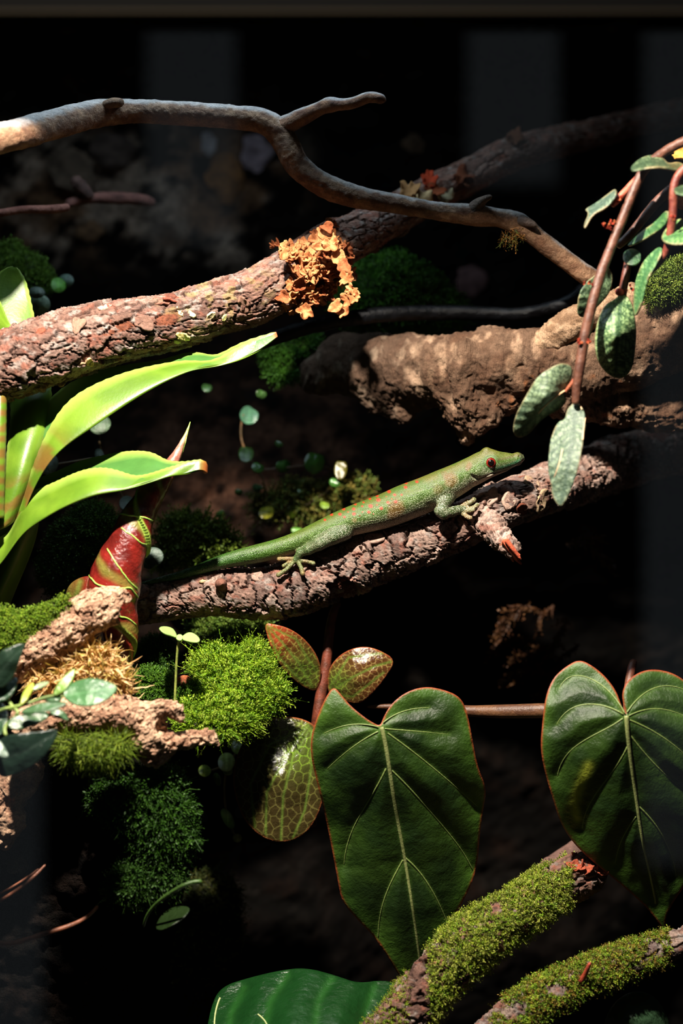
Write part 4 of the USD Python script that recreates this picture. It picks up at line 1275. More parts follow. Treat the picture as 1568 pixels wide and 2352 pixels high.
cr_ = mixc(lin(120, 32, 26), lin(84, 22, 18), sstep(.3, .7, vnoise(rlm.base, 150, 3, 3)))
vl = np.abs(((rlm.u / .0235 + rlm.th / (2 * np.pi) * 1.0 + .15 * vnoise(rlm.base, 90, 2, 4)) % 1.0) - .5)
cr_ = mixc(cr_, lin(122, 128, 58), (1 - sstep(.02, .13, vl)) * .6)
cr_ = mixc(cr_, lin(206, 150, 130), (1 - sstep(.02, .26, u01)) * .75)
cr_ = mixc(cr_, lin(132, 176, 60), (1 - sstep(.0, .10, u01)))
seam = np.minimum(rlm.ph, 1 - rlm.ph)
cr_ = mixc(cr_, lin(140, 172, 70), (1 - sstep(.012, .05, seam)) * .9)
roll_ = put('roll', rlm.v, rlm.f, M_roll, rt, np.vstack([cr_, cr_[:1], cr_[-1:]]))
def on_roll(px, py):
    p, n = on_limb(rlm, px, py)
    return p
for row in [[(272, 1180), (300, 1184), (330, 1188), (350, 1196)], [(278, 1212), (300, 1228), (322, 1246), (340, 1252)], [(246, 1262), (268, 1296), (292, 1330), (314, 1352)], [(204, 1322), (222, 1342), (262, 1352), (300, 1350), (317, 1372)], [(272, 1416), (290, 1418), (312, 1434)]]:
    q = densify(np.array(row, float), 4.0, False)
    C = np.array([on_roll(*x) for x in q])
    C = np.vstack([C[:1], (C[:-2] + C[1:-1] + C[2:]) / 3, C[-1:]]) if len(C) > 3 else C
    t_, a_, b_ = frames(C)
    th = np.arange(6) * np.pi / 3
    P = C[:, None] + .00045 * (np.cos(th)[None, :, None] * a_[:, None] + np.sin(th)[None, :, None] * b_[:, None])
    put('vein', np.vstack([P.reshape(-1, 3), C[0], C[-1]]), tube_faces(len(C), 6), M_roll, roll_, lin(150, 190, 84))
fl = Blade([(148, 1372), (158, 1342), (185, 1325), (212, 1322), (236, 1338), (250, 1372), (240, 1410), (190, 1415), (158, 1400)], [(148, 1372, -.022), (212, 1322, -.030), (250, 1372, -.036), (200, 1412, -.030), (195, 1365, -.033)], 3.5, veins=[[(185, 1335), (175, 1370), (180, 1405)], [(212, 1330), (206, 1370), (212, 1410)]], bulge=5, bw=9)
put('flap', fl.v, fl.f, M_roll, rt, mixc(lin(96, 26, 20), lin(92, 104, 44), np.exp(-(fl.vd / 7) ** 2) * .8 + (1 - sstep(155, 190, fl.p[:, 0])) * .6))

# ---------------------------------------------------------------- philodendron leaves
def heart(name, label, outline, anchors, veins, seed, petiole, glow=None, dark=1.0):
    t = thing(name, label, 'leaf', at(outline[0][0], outline[0][1], anchors[0][2]))
    B = Blade(outline, anchors, 4.2, veins=[x[0] for x in veins], bulge=14, bw=26, wob=7, wobs=90, edge=5, seed=seed, thick=.0005)
    n = vnoise(B.v, 60, 3, seed)
    c = mixc(lin(36, 58, 14), lin(19, 37, 10), sstep(.3, .7, n)) * dark
    c = mixc(c, lin(70, 98, 38), np.exp(-(B.vd / 5.0) ** 2) * .45)
    c = mixc(c, lin(92, 138, 44), np.exp(-(B.ed / 24.0) ** 2) * .2)
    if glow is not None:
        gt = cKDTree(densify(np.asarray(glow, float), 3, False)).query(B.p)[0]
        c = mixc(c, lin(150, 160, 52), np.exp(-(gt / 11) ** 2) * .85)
    c = mixc(c, lin(150, 52, 36), np.exp(-(B.ed / 2.6) ** 2) * .85)
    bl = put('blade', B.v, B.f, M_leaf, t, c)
    for i, (pts, r0, r1) in enumerate(veins):
        v, f = B.vein(pts, r0, r1)
        put('midrib' if i == 0 else 'vein', v, f, M_stem, bl, lin(122, 130, 80) if i == 0 else lin(98, 114, 60))
    small_limb(t, 'petiole', petiole, (120, 64, 50), (92, 56, 40), M_stem, None, step=4)
    return B


O1 = [(873, 1668), (858, 1661), (840, 1650), (805, 1622), (782, 1594), (766, 1576), (748, 1600), (727, 1648), (713, 1695), (714, 1740), (726, 1790), (741, 1850), (752, 1900), (764, 1960), (775, 2020), (784, 2070), (820, 2112), (860, 2152), (890, 2196), (915, 2240), (945, 2277), (957, 2286), (976, 2230), (1005, 2170), (1040, 2110), (1075, 2050), (1096, 1990), (1101, 1920), (1109, 1860), (1118, 1812), (1096, 1760), (1085, 1700), (1072, 1632), (1056, 1600), (1020, 1584), (975, 1576), (930, 1590), (897, 1618), (880, 1648)]
V1 = [([(876, 1670), (890, 1740), (905, 1840), (925, 1950), (946, 2080), (960, 2180), (968, 2245)], 5.5, 2.5), ([(868, 1670), (810, 1664), (745, 1684)], 2, 1), ([(868, 1680), (815, 1712), (752, 1765)], 2, 1), ([(886, 1765), (850, 1832), (812, 1900), (790, 1985)], 2.4, 1.2), ([(925, 1975), (900, 2022), (880, 2072), (868, 2150)], 2.4, 1.2), ([(880, 1660), (915, 1638), (985, 1625)], 2, 1), ([(884, 1674), (960, 1680), (1030, 1686)], 2, 1), ([(890, 1684), (960, 1736), (1040, 1802), (1096, 1852)], 2.4, 1.1), ([(900, 1770), (960, 1832), (1012, 1892), (1052, 1942), (1084, 1995)], 2.4, 1.2), ([(930, 1970), (970, 2012), (1006, 2072), (1030, 2128)], 2.4, 1.2)]
heart('heart_leaf', 'large dark green heart-shaped leaf with pale veins hanging in the lower centre', O1,
      [(873, 1668, -.036), (766, 1578, -.030), (975, 1576, -.028), (713, 1700, -.030), (1085, 1700, -.024), (905, 1840, -.024), (752, 1900, -.014), (1101, 1900, -.006), (946, 2080, -.006), (784, 2070, -.002), (1075, 2050, .002), (957, 2286, .014)], V1, 3,
      [(876, 1672, -.027, 6), (884, 1690, -.012, 6), (900, 1720, .02, 6), (930, 1850, .06, 6), (960, 2050, .09, 6)])
O2 = [(1437, 1642), (1426, 1620), (1415, 1588), (1392, 1556), (1362, 1530), (1330, 1514), (1300, 1530), (1270, 1556), (1252, 1600), (1245, 1660), (1240, 1722), (1255, 1790), (1274, 1850), (1285, 1886), (1312, 1932), (1352, 1972), (1402, 2012), (1450, 2052), (1488, 2088), (1512, 2120), (1536, 2158), (1524, 2112), (1552, 2062), (1584, 2018), (1622, 1950), (1642, 1850), (1640, 1750), (1622, 1650), (1592, 1582), (1556, 1550), (1512, 1537), (1474, 1540), (1440, 1562), (1427, 1592), (1432, 1622)]
V2 = [([(1438, 1644), (1445, 1720), (1460, 1830), (1475, 1930), (1490, 2000), (1505, 2075)], 6, 2.5), ([(1434, 1638), (1402, 1592), (1362, 1562), (1320, 1552), (1285, 1580)], 2.2, 1), ([(1430, 1640), (1380, 1620), (1325, 1622), (1278, 1664)], 2.6, 1), ([(1430, 1650), (1370, 1685), (1312, 1722), (1280, 1782)], 2.2, 1), ([(1440, 1715), (1392, 1790), (1352, 1850), (1337, 1902)], 2.4, 1), ([(1460, 1875), (1427, 1930), (1412, 1982)], 2.2, 1), ([(1440, 1636), (1470, 1600), (1510, 1578), (1570, 1584)], 2, 1), ([(1444, 1644), (1502, 1628), (1570, 1644)], 2, 1), ([(1446, 1654), (1520, 1692), (1580, 1740)], 2.4, 1), ([(1448, 1690), (1510, 1762), (1580, 1822)], 2.4, 1), ([(1464, 1850), (1510, 1902), (1540, 1960), (1552, 2012)], 2.4, 1)]
heart('heart_leaf', 'large dark green heart-shaped leaf with pale veins at the right edge', O2,
      [(1437, 1642, -.048), (1330, 1516, -.034), (1512, 1537, -.034), (1245, 1690, -.042), (1640, 1750, -.034), (1455, 1800, -.036), (1290, 1890, -.024), (1475, 1930, -.024), (1620, 1950, -.014), (1400, 2010, -.012), (1536, 2158, .004)], V2, 8,
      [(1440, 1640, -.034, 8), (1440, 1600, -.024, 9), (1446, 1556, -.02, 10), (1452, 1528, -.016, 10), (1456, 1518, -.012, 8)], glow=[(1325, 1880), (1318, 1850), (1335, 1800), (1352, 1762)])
nl = thing('leaf_sheath', 'slender brown rolled new leaf with a pink tip pointing left between the heart leaves', 'leaf', at(1100, 1640, .0))
small_limb(nl, 'roll', [(842, 1624, .012, 2), (870, 1623, .010, 5), (920, 1624, .008, 8), (1000, 1628, .004, 11), (1080, 1633, .0, 13), (1160, 1634, -.006, 16), (1250, 1632, -.012, 17), (1300, 1630, -.014, 15)], (92, 62, 40), (70, 44, 29), M_stem, None, seed=3)

gl = thing('glossy_leaf', 'large shiny dark green leaf lying at the bottom edge in front of the mossy branch', 'leaf', at(700, 2340, -.03))
BG = Blade([(470, 2400), (484, 2310), (508, 2266), (570, 2246), (640, 2229), (702, 2222), (770, 2240), (822, 2259), (880, 2250), (936, 2266), (966, 2300), (980, 2400), (720, 2440)], [(480, 2340, -.02), (640, 2229, -.005), (936, 2266, -.004), (700, 2400, -.06), (970, 2400, -.03), (700, 2300, -.030)], 4.5, veins=[[(560, 2270), (530, 2330), (520, 2400)], [(660, 2240), (620, 2300), (600, 2400)], [(760, 2250), (730, 2300), (720, 2400)], [(860, 2265), (840, 2320), (830, 2400)]], bulge=16, bw=26, wob=8, seed=4)
bgb = put('blade', BG.v, BG.f, M_gloss, gl, mixc(lin(15, 48, 18), lin(34, 78, 30), np.exp(-(BG.vd / 9) ** 2) * .6))
for row in [[(505, 2292), (494, 2330), (496, 2400)], [(592, 2330), (612, 2352), (618, 2400)]]:
    v, f = BG.vein(row, 2.4, 1.6)
    put('vein', v, f, M_stem, bgb, lin(150, 160, 110))
rl2 = thing('round_leaf', 'dim grey-green round leaf at the bottom right corner under the mossy branch', 'leaf', at(1465, 2352, -.03))
BR = Blade([(1380, 2380), (1395, 2320), (1430, 2284), (1468, 2274), (1505, 2288), (1532, 2330), (1545, 2390), (1460, 2410)], [(1380, 2380, -.02), (1468, 2274, -.02), (1545, 2390, -.02), (1462, 2340, -.03)], 5, wob=4)
put('blade', BR.v, BR.f, M_gloss, rl2, lin(46, 70, 48))

# ---------------------------------------------------------------- net-veined plant in the middle
jp = thing('net_leaf_plant', 'reddish-brown net-veined plant with a round leaf behind the hanging heart-shaped leaf', 'plant', at(730, 1900, .02))
small_limb(jp, 'stem', [(778, 1380, .022, 8), (765, 1410, .021, 10), (757, 1450, .020, 11), (748, 1530, .018, 12), (738, 1590, .017, 13), (730, 1640, .016, 13), (722, 1720, .02, 12), (716, 1900, .03, 11)], (100, 48, 33), (76, 38, 25), M_stem, None)


def net_leaf(outline, anchors, veins, base, netc, cell, ang, glowp, seed, red=None, wob=4, label=None):
    B = Blade(outline, anchors, 2.2, veins=veins, bulge=3, bw=16, wob=wob, edge=6, seed=seed)
    q = B.p @ np.array([[math.cos(ang), -math.sin(ang)], [math.sin(ang), math.cos(ang)]])
    q = q / np.array(cell)
    P = np.stack(np.meshgrid(np.arange(np.floor(q[:, 0].min()) - 2, q[:, 0].max() + 3), np.arange(np.floor(q[:, 1].min()) - 2, q[:, 1].max() + 3), indexing='ij'), -1)
    P[..., 0] += .5 * (P[..., 1] % 2)
    P = P.reshape(-1, 2) + np.random.default_rng(seed).uniform(-.34, .34, (P.shape[0] * P.shape[1], 2))
    d2, _ = cKDTree(P).query(q, k=2)
    e = d2[:, 1] - d2[:, 0]
    c = np.broadcast_to(lin(*base), (len(B.p), 3))
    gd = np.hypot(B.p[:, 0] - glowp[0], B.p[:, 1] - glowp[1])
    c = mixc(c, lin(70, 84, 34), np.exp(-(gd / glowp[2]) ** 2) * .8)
    if red is not None:
        c = mixc(c, lin(150, 60, 36), np.exp(-(np.hypot(B.p[:, 0] - red[0], B.p[:, 1] - red[1]) / red[2]) ** 2))
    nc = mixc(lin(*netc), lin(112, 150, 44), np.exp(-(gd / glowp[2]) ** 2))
    c = c * (1 - (1 - sstep(.03, .16, e))[:, None] * .8) + nc * ((1 - sstep(.03, .16, e)) * .8)[:, None]
    c = mixc(c, lin(86, 110, 42), np.exp(-(B.vd / 2.6) ** 2) * .85)
    c = mixc(c, lin(150, 72, 44), np.exp(-(B.ed / 2.5) ** 2) * .7)
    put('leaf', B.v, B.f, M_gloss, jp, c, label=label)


net_leaf([(606, 1430), (632, 1434), (662, 1442), (694, 1462), (722, 1494), (738, 1532), (736, 1570), (722, 1590), (692, 1576), (660, 1550), (634, 1514), (615, 1470)], [(606, 1430, .0), (738, 1532, .012), (722, 1590, .014), (640, 1516, .004), (690, 1460, .004)], [[(608, 1432), (650, 1478), (690, 1528), (722, 1586)], [(612, 1436), (680, 1468), (724, 1540)], [(610, 1436), (640, 1510), (700, 1570)]], (76, 48, 22), (140, 128, 66), (13, 15), .8, (700, 1545, 50), 3, red=(622, 1448, 44))
net_leaf([(752, 1590), (752, 1540), (775, 1508), (805, 1490), (838, 1484), (870, 1492), (910, 1516), (886, 1556), (856, 1592), (826, 1618), (792, 1612), (765, 1602)], [(752, 1580, .012), (910, 1516, .004), (826, 1618, .006), (838, 1484, .004), (820, 1550, .002)], [[(756, 1590), (810, 1555), (860, 1530), (908, 1517)], [(756, 1580), (800, 1510), (880, 1500)], [(760, 1594), (810, 1600), (880, 1545)]], (72, 44, 22), (136, 116, 66), (13, 15), -.5, (775, 1570, 34), 5)
net_leaf([(640, 1645), (690, 1648), (728, 1668), (745, 1720), (748, 1790), (738, 1860), (705, 1915), (655, 1938), (600, 1926), (556, 1880), (534, 1810), (538, 1750), (560, 1698), (598, 1660)], [(700, 1655, .006), (534, 1800, .002), (660, 1936, -.006), (748, 1790, .002), (640, 1780, -.008)], [[(712, 1672), (672, 1740), (650, 1830), (645, 1930)], [(708, 1668), (620, 1710), (575, 1800), (585, 1900)], [(714, 1676), (715, 1760), (700, 1860), (670, 1930)], [(708, 1666), (660, 1730), (612, 1820), (610, 1915)]], (50, 42, 20), (96, 92, 48), (20, 22), .25, (690, 1720, 62), 9, label='large round net-veined leaf')

# ---------------------------------------------------------------- trailing vine on the right
vn = thing('trailing_vine', 'trailing plant with brown stems and silver-green veined leaves hanging at the right side', 'vine', at(1400, 1170, -.05))
STM = [([(1640, 296, -.06, 11), (1590, 316, -.06, 11), (1540, 340, -.06, 11), (1500, 368, -.062, 11), (1474, 398, -.064, 11), (1448, 455, -.066, 11), (1424, 515, -.067, 11), (1400, 575, -.068, 11), (1376, 640, -.069, 12), (1357, 710, -.07, 12), (1343, 770, -.07, 12), (1333, 830, -.07, 12), (1325, 885, -.069, 11), (1322, 930, -.068, 9)], (92, 58, 44), (70, 42, 32)),
       ([(1580, 400, -.045, 11), (1545, 430, -.046, 11), (1510, 462, -.047, 11), (1478, 500, -.048, 11), (1445, 540, -.048, 10), (1415, 566, -.047, 9)], (88, 56, 44), (70, 42, 33)),
       ([(1600, 372, -.075, 10), (1560, 400, -.076, 10), (1548, 428, -.076, 10), (1546, 480, -.075, 10), (1540, 530, -.073, 10), (1528, 580, -.07, 9), (1505, 612, -.066, 8), (1480, 640, -.062, 6)], (110, 56, 42), (92, 38, 30)),
       ([(1446, 575, -.05, 8), (1440, 610, -.051, 9), (1434, 645, -.052, 10), (1428, 680, -.052, 10), (1424, 700, -.05, 8)], (90, 46, 34), (74, 36, 28)),
       ([(1470, 402, -.06, 7), (1446, 428, -.062, 8), (1424, 452, -.064, 8), (1404, 474, -.066, 5)], (160, 84, 64), (130, 58, 44)),
       ([(1322, 868, -.069, 5), (1312, 882, -.068, 5), (1296, 902, -.066, 4)], (150, 84, 60), (120, 60, 46)),
       ([(1412, 668, -.055, 6), (1424, 672, -.055, 9), (1432, 676, -.055, 6)], (176, 60, 44), (150, 50, 40))]
for i, (p, c1, c2) in enumerate(STM):
    small_limb(vn, 'stem', p, c1, c2, M_stem, lambda l: .0003 * (vnoise(l.base, 400, 3, 2) - .5), step=2.6, seed=30 + i, ends=(.5, .5))
r = np.random.default_rng(77)
bits = []
for x, y, q in [(1400, 520, -.069), (1352, 650, -.071), (1350, 782, -.072), (1330, 786, -.073), (1420, 452, -.068), (1446, 660, -.055), (1468, 690, -.056), (1480, 530, -.05), (1412, 515, -.069), (1388, 518, -.069), (1546, 500, -.078)]:
    for k in range(4):
        v, f = plate_piece(at(x, y, q) + r.normal(0, .0009, 3), np.array([r.normal(0, .7), -1, r.normal(0, .7)])  , .0007, int(x + y + k), curl=.8, m=10, rings=2, thick=.0003)
        bits.append((v, f, lin(*[(140, 52, 34), (160, 86, 54), (120, 40, 28)][k % 3])))
put('stipule', *join(bits)[:2], M_lichen, vn, join(bits)[2], kind='stuff')


def silver(outline, anchors, mid, seed, green=(104, 132, 92), darkc=(40, 66, 46), edgec=(140, 124, 90), cell=10.0, lat=24.0, wob=4, backc=None, bulge=2.4):
    """mid: the midrib from base to tip."""
    mid = np.asarray(mid, float)
    ml = densify(mid, 4.0, False)
    tl = np.gradient(ml, axis=0)
    tl /= np.linalg.norm(tl, axis=1, keepdims=True)
    lats = []
    for k in range(4, len(ml) - 2, max(2, int(lat / 4))):
        for sg in (-1, 1):
            nrm_ = np.array([-tl[k, 1], tl[k, 0]]) * sg
            lats.append(np.array([ml[k], ml[k] + nrm_ * 22 + tl[k] * 12, ml[k] + nrm_ * 44 + tl[k] * 34]))
    B = Blade(outline, anchors, 2.3, veins=[mid, *lats], bulge=bulge, bw=9, wob=wob, edge=3, seed=seed, thick=.0008, wobs=40)
    md_ = cKDTree(ml).query(B.p)[0]
    q = np.c_[B.p / cell + 3 * (np.c_[meshkit.noise(np.c_[B.p / 30, np.full(len(B.p), 1.0)], seed), meshkit.noise(np.c_[B.p / 30, np.full(len(B.p), 9.0)], seed)] - .5)]
    P = np.stack(np.meshgrid(np.arange(np.floor(q[:, 0].min()) - 1, q[:, 0].max() + 2), np.arange(np.floor(q[:, 1].min()) - 1, q[:, 1].max() + 2), indexing='ij'), -1).reshape(-1, 2)
    P = P + np.random.default_rng(seed).uniform(-.4, .4, P.shape)
    d2, _ = cKDTree(P).query(q, k=2)
    e = d2[:, 1] - d2[:, 0]
    c = mixc(lin(*darkc), lin(*green), sstep(.06, .34, e))
    c = mixc(c, lin(*darkc), np.exp(-(B.vd / 4.0) ** 2) * .7)
    c = mixc(c, lin(*darkc), np.exp(-(md_ / 6) ** 2) * .75)
    c = mixc(c, lin(*edgec), np.exp(-(B.ed / 2.2) ** 2) * .7 * sstep(.4, .6, meshkit.noise(np.c_[B.p / 22, np.full(len(B.p), 4.0)], seed)))
    lf = put('leaf', B.v, B.f, M_silver, vn, c)
    return B, lf


def c4(pts):
    return [(784 + x / 2, 450 + y / 2) for x, y in pts]


def c2(pts):
    return [(784 + x / 2, y / 2) for x, y in pts]


oe = c4([(1064, 805), (1045, 772), (1000, 768), (940, 800), (890, 842), (862, 890), (828, 950), (798, 1010), (785, 1072), (797, 1106), (826, 1112), (866, 1092), (906, 1042), (945, 1008), (1000, 985), (1036, 942), (1026, 925), (1020, 900), (1050, 860)])
be, le = silver(oe, [(*c4([(1064, 805)])[0], -.066), (*c4([(860, 890)])[0], -.070), (*c4([(800, 1090)])[0], -.060), (*c4([(1000, 985)])[0], -.060), (*c4([(940, 930)])[0], -.074)], c4([(1050, 880), (985, 925), (925, 965), (870, 1020), (810, 1100)]), 5, green=(118, 138, 106), darkc=(62, 82, 62), cell=12)
v, f = be.vein(c4([(1024, 895), (985, 922), (940, 960), (905, 1000)]), 2.6, 1.2)
put('dry_edge', v, f, M_plain, le, lin(214, 172, 132))
of = [(1322, 921), (1300, 940), (1298, 964), (1280, 968), (1264, 1005), (1260, 1040), (1257, 1078), (1264, 1105), (1267, 1140), (1285, 1168), (1300, 1150), (1316, 1110), (1330, 1070), (1341, 1000), (1346, 962), (1336, 932)]
bf_, lf_ = silver(of, [(1322, 921, -.066), (1264, 1010, -.068), (1285, 1168, -.076), (1345, 965, -.070), (1305, 1050, -.078)], [(1322, 925), (1316, 1000), (1302, 1080), (1286, 1165)], 6, green=(110, 128, 104), darkc=(58, 78, 64), cell=12)
for row in [[(1291, 1032), (1285, 1060), (1272, 1096)], [(1338, 1010), (1340, 985), (1344, 960)], [(1336, 940), (1324, 926), (1314, 928)]]:
    v, f = bf_.vein(row, 1.8, .8)
    put('dry_edge', v, f, M_plain, lf_, lin(214, 176, 140))
od = c4([(1285, 450), (1250, 478), (1210, 498), (1180, 558), (1165, 620), (1160, 690), (1175, 760), (1210, 810), (1260, 842), (1310, 832), (1340, 780), (1350, 700), (1356, 620), (1342, 520), (1320, 462)])
silver(od, [(*c4([(1285, 450)])[0], -.056), (*c4([(1165, 640)])[0], -.058), (*c4([(1260, 842)])[0], -.050), (*c4([(1356, 640)])[0], -.056), (*c4([(1260, 640)])[0], -.068)], c4([(1285, 455), (1275, 560), (1265, 680), (1260, 835)]), 7, green=(136, 164, 112), darkc=(28, 62, 36), cell=9)
oc = c4([(1215, 325), (1240, 340), (1248, 390), (1230, 450), (1190, 495), (1140, 545), (1100, 562), (1082, 540), (1086, 470), (1106, 420), (1140, 380), (1190, 345)])
silver(oc, [(*c4([(1215, 325)])[0], -.05), (*c4([(1100, 560)])[0], -.05), (*c4([(1240, 420)])[0], -.05), (*c4([(1090, 460)])[0], -.056)], c4([(1240, 340), (1180, 420), (1100, 555)]), 8, green=(90, 112, 80), darkc=(44, 62, 44))
oa = c2([(1260, 862), (1225, 888), (1170, 930), (1112, 963), (1136, 976), (1112, 1030), (1114, 1056), (1150, 985), (1200, 962), (1238, 930), (1263, 890)])
silver(oa, [(*c2([(1260, 862)])[0], -.066), (*c2([(1112, 963)])[0], -.060), (*c2([(1114, 1056)])[0], -.072), (*c2([(1200, 940)])[0], -.068)], c2([(1260, 870), (1190, 940), (1130, 975), (1114, 1050)]), 9, green=(98, 116, 94), darkc=(50, 68, 54), wob=2, bulge=2)
ob = c2([(1322, 778), (1345, 745), (1390, 716), (1440, 708), (1482, 726), (1500, 752), (1548, 740), (1590, 766), (1590, 785), (1520, 778), (1470, 766), (1400, 770), (1350, 784)])
silver(ob, [(*c2([(1322, 778)])[0], -.080), (*c2([(1590, 775)])[0], -.066), (*c2([(1440, 708)])[0], -.058), (*c2([(1450, 766)])[0], -.082)], c2([(1560, 772), (1480, 750), (1400, 745), (1330, 776)]), 10, green=(92, 110, 78), darkc=(46, 64, 44), wob=2)
oh = c4([(1305, 236), (1330, 205), (1380, 160), (1440, 120), (1495, 58), (1502, 92), (1482, 140), (1430, 176), (1370, 212)])
silver(oh, [(*c4([(1305, 236)])[0], -.052), (*c4([(1495, 58)])[0], -.07), (*c4([(1380, 160)])[0], -.056), (*c4([(1430, 176)])[0], -.062)], c4([(1495, 65), (1440, 140), (1310, 234)]), 11, green=(92, 134, 72), darkc=(44, 84, 46), cell=8, lat=16)
oi = c4([(1464, 202), (1480, 160), (1520, 116), (1570, 98), (1620, 150), (1610, 215), (1560, 222), (1508, 222)])
silver(oi, [(*c4([(1464, 202)])[0], -.074), (*c4([(1620, 160)])[0], -.074), (*c4([(1540, 105)])[0], -.066), (*c4([(1540, 220)])[0], -.082)], c4([(1600, 170), (1540, 180), (1470, 200)]), 12, green=(112, 150, 84), darkc=(44, 86, 46), cell=8, lat=16)
og = [(1430 + 21.5 * (1 + .06 * (k % 2)) * math.cos(k * .524) + 21, 590 + 19.5 * math.sin(k * .524)) for k in range(12)]
silver(og, [(1430, 590, -.058), (1474, 590, -.058), (1452, 570, -.056), (1452, 610, -.062)], [(1446, 608), (1452, 590), (1462, 574)], 13, green=(72, 104, 72), darkc=(34, 60, 40), cell=7, lat=12)
oj = c4([(1465, 226), (1472, 262), (1432, 330), (1395, 400), (1384, 470), (1366, 520), (1345, 560), (1338, 510), (1342, 440), (1346, 400), (1372, 320), (1412, 268)])
silver(oj, [(*c4([(1465, 226)])[0], -.068), (*c4([(1345, 560)])[0], -.060), (*c4([(1345, 400)])[0], -.058), (*c4([(1400, 390)])[0], -.07)], c4([(1465, 230), (1410, 320), (1370, 430), (1350, 550)]), 14, green=(112, 150, 92), darkc=(44, 86, 48), cell=8, lat=16)
ok_ = c2([(1524, 868), (1540, 852), (1575, 848), (1600, 870), (1590, 900), (1550, 892), (1530, 884)])
silver(ok_, [(*c2([(1524, 868)])[0], -.08), (*c2([(1600, 870)])[0], -.08), (*c2([(1560, 850)])[0], -.076)], c2([(1590, 875), (1530, 870)]), 15, green=(72, 96, 64), darkc=(40, 60, 40), cell=7, lat=12)
fc = thing('dried_moss', 'small tuft of dried orange moss at the top right edge behind the trailing stems', 'moss', at(1562, 350, -.05))
v, f = plate_piece(at(1566, 352, -.05), np.array([-.3, -1, .2]), .0045, 4, curl=.7, m=20)
put('tuft', v, f, M_lichen, fc, lin(196, 140, 66))
v, f = plate_piece(at(1566, 460, -.045), np.array([-.3, -1, .2]), .005, 9, curl=.7, m=20)
put('tuft', v, f, M_lichen, fc, lin(176, 116, 66))

# ---------------------------------------------------------------- pointed glossy leaves in the lower left
hp = thing('pointed_leaf_plant', 'small creeping plant with glossy pointed dark green leaves at the lower left edge', 'plant', at(60, 1780, -.09))


def c1(pts):
    return [(x / 2, 1350 + y / 2) for x, y in pts]


HL = [([(-20, 300), (60, 265), (125, 252), (96, 310), (80, 370), (52, 430), (-20, 480)], -.098, (34, 52, 40), .010, [(125, 252), (60, 320), (-10, 400)]),
      ([(-20, 460), (40, 422), (86, 404), (76, 460), (50, 502), (15, 522), (-20, 520)], -.094, (44, 72, 50), .006, [(86, 404), (30, 470), (-15, 500)]),
      ([(283, 490), (310, 452), (345, 428), (420, 411), (500, 430), (546, 455), (510, 500), (450, 536), (380, 546), (325, 530)], -.100, (66, 106, 66), .008, [(285, 500), (400, 480), (546, 455)]),
      ([(88, 570), (150, 535), (230, 521), (322, 525), (270, 551), (190, 573), (118, 579)], -.104, (58, 88, 56), .004, [(90, 568), (200, 548), (322, 525)]),
      ([(222, 566), (270, 552), (310, 580), (322, 613), (280, 602), (244, 587)], -.098, (60, 90, 60), .004, [(225, 568), (280, 580), (322, 613)]),
      ([(26, 624), (60, 590), (130, 575), (200, 570), (232, 585), (190, 616), (120, 646), (58, 656)], -.098, (42, 74, 40), .006, [(28, 630), (130, 605), (230, 585)]),
      ([(-20, 690), (100, 666), (200, 660), (280, 644), (232, 740), (180, 800), (100, 850), (-20, 885)], -.104, (26, 42, 34), .012, [(280, 646), (140, 740), (-10, 800)]),
      ([(-20, 690), (5, 705), (26, 740), (48, 781), (-20, 775)], -.110, (90, 110, 96), .003, [(-10, 720), (20, 755), (46, 780)]),
      ([(238, 492), (270, 430), (310, 390), (352, 364), (336, 420), (300, 472), (258, 497)], -.096, (104, 136, 64), .004, [(245, 494), (290, 440), (350, 366)]),
      ([(92, 545), (100, 490), (126, 450), (162, 429), (146, 480), (120, 524)], -.096, (146, 160, 54), .004, [(95, 540), (120, 490), (160, 430)]),
      ([(143, 468), (170, 440), (200, 430), (236, 432), (200, 456), (160, 470)], -.092, (130, 150, 112), .003, [(145, 468), (190, 448), (234, 433)]),
      ([(-20, 540), (10, 520), (40, 560), (30, 640), (-20, 700)], -.092, (34, 60, 40), .005, [(30, 540), (0, 620), (-15, 690)]),
      ([(190, 505), (250, 492), (290, 505), (270, 525), (215, 522)], -.090, (62, 96, 62), .003, [(195, 510), (285, 508)])]
for i, (o, Y, col, cup, mid) in enumerate(HL):
    o, mid = c1(o), c1(mid)
    ce = np.mean(o, axis=0)
    r = np.random.default_rng(i)
    tilt = r.uniform(-.5, .5, 2)
    an = [(x, y, Y + (tilt[0] * (x - ce[0]) + tilt[1] * (y - ce[1]) + (-1.5 if i not in (0, 6) else .2) * (y - ce[1])) * S0 * .5) for x, y in o[::2]] + [(*ce, Y - cup * .25)]
    B = Blade(o, an, 3.2, veins=[mid], bulge=3, bw=14, wob=3, seed=i, thick=.0007, wobs=50)
    c = mixc(lin(*col), lin(*col) * .75, sstep(.35, .65, vnoise(B.v, 160, 3, i)))
    c = mixc(c, lin(*col) * 1.5 + .02, np.exp(-(B.vd / 1.6) ** 2) * .6)
    put('leaf', B.v, B.f, M_gloss, hp, c)
for p in [[(-20, 575, -.095), (40, 552, -.096), (100, 540, -.097), (160, 520, -.096), (230, 500, -.096), (292, 500, -.098)], [(60, 550, -.096), (80, 580, -.098), (40, 620, -.097), (30, 680, -.10)], [(40, 556, -.096), (90, 545, -.096), (100, 520, -.096)], [(60, 548, -.096), (40, 520, -.094), (20, 470, -.094)]]:
    small_limb(hp, 'stem', [(x / 2, 1350 + y / 2, Y, 4.2) for x, y, Y in p], (120, 140, 70), (90, 110, 56), M_stem, None, step=2.5)

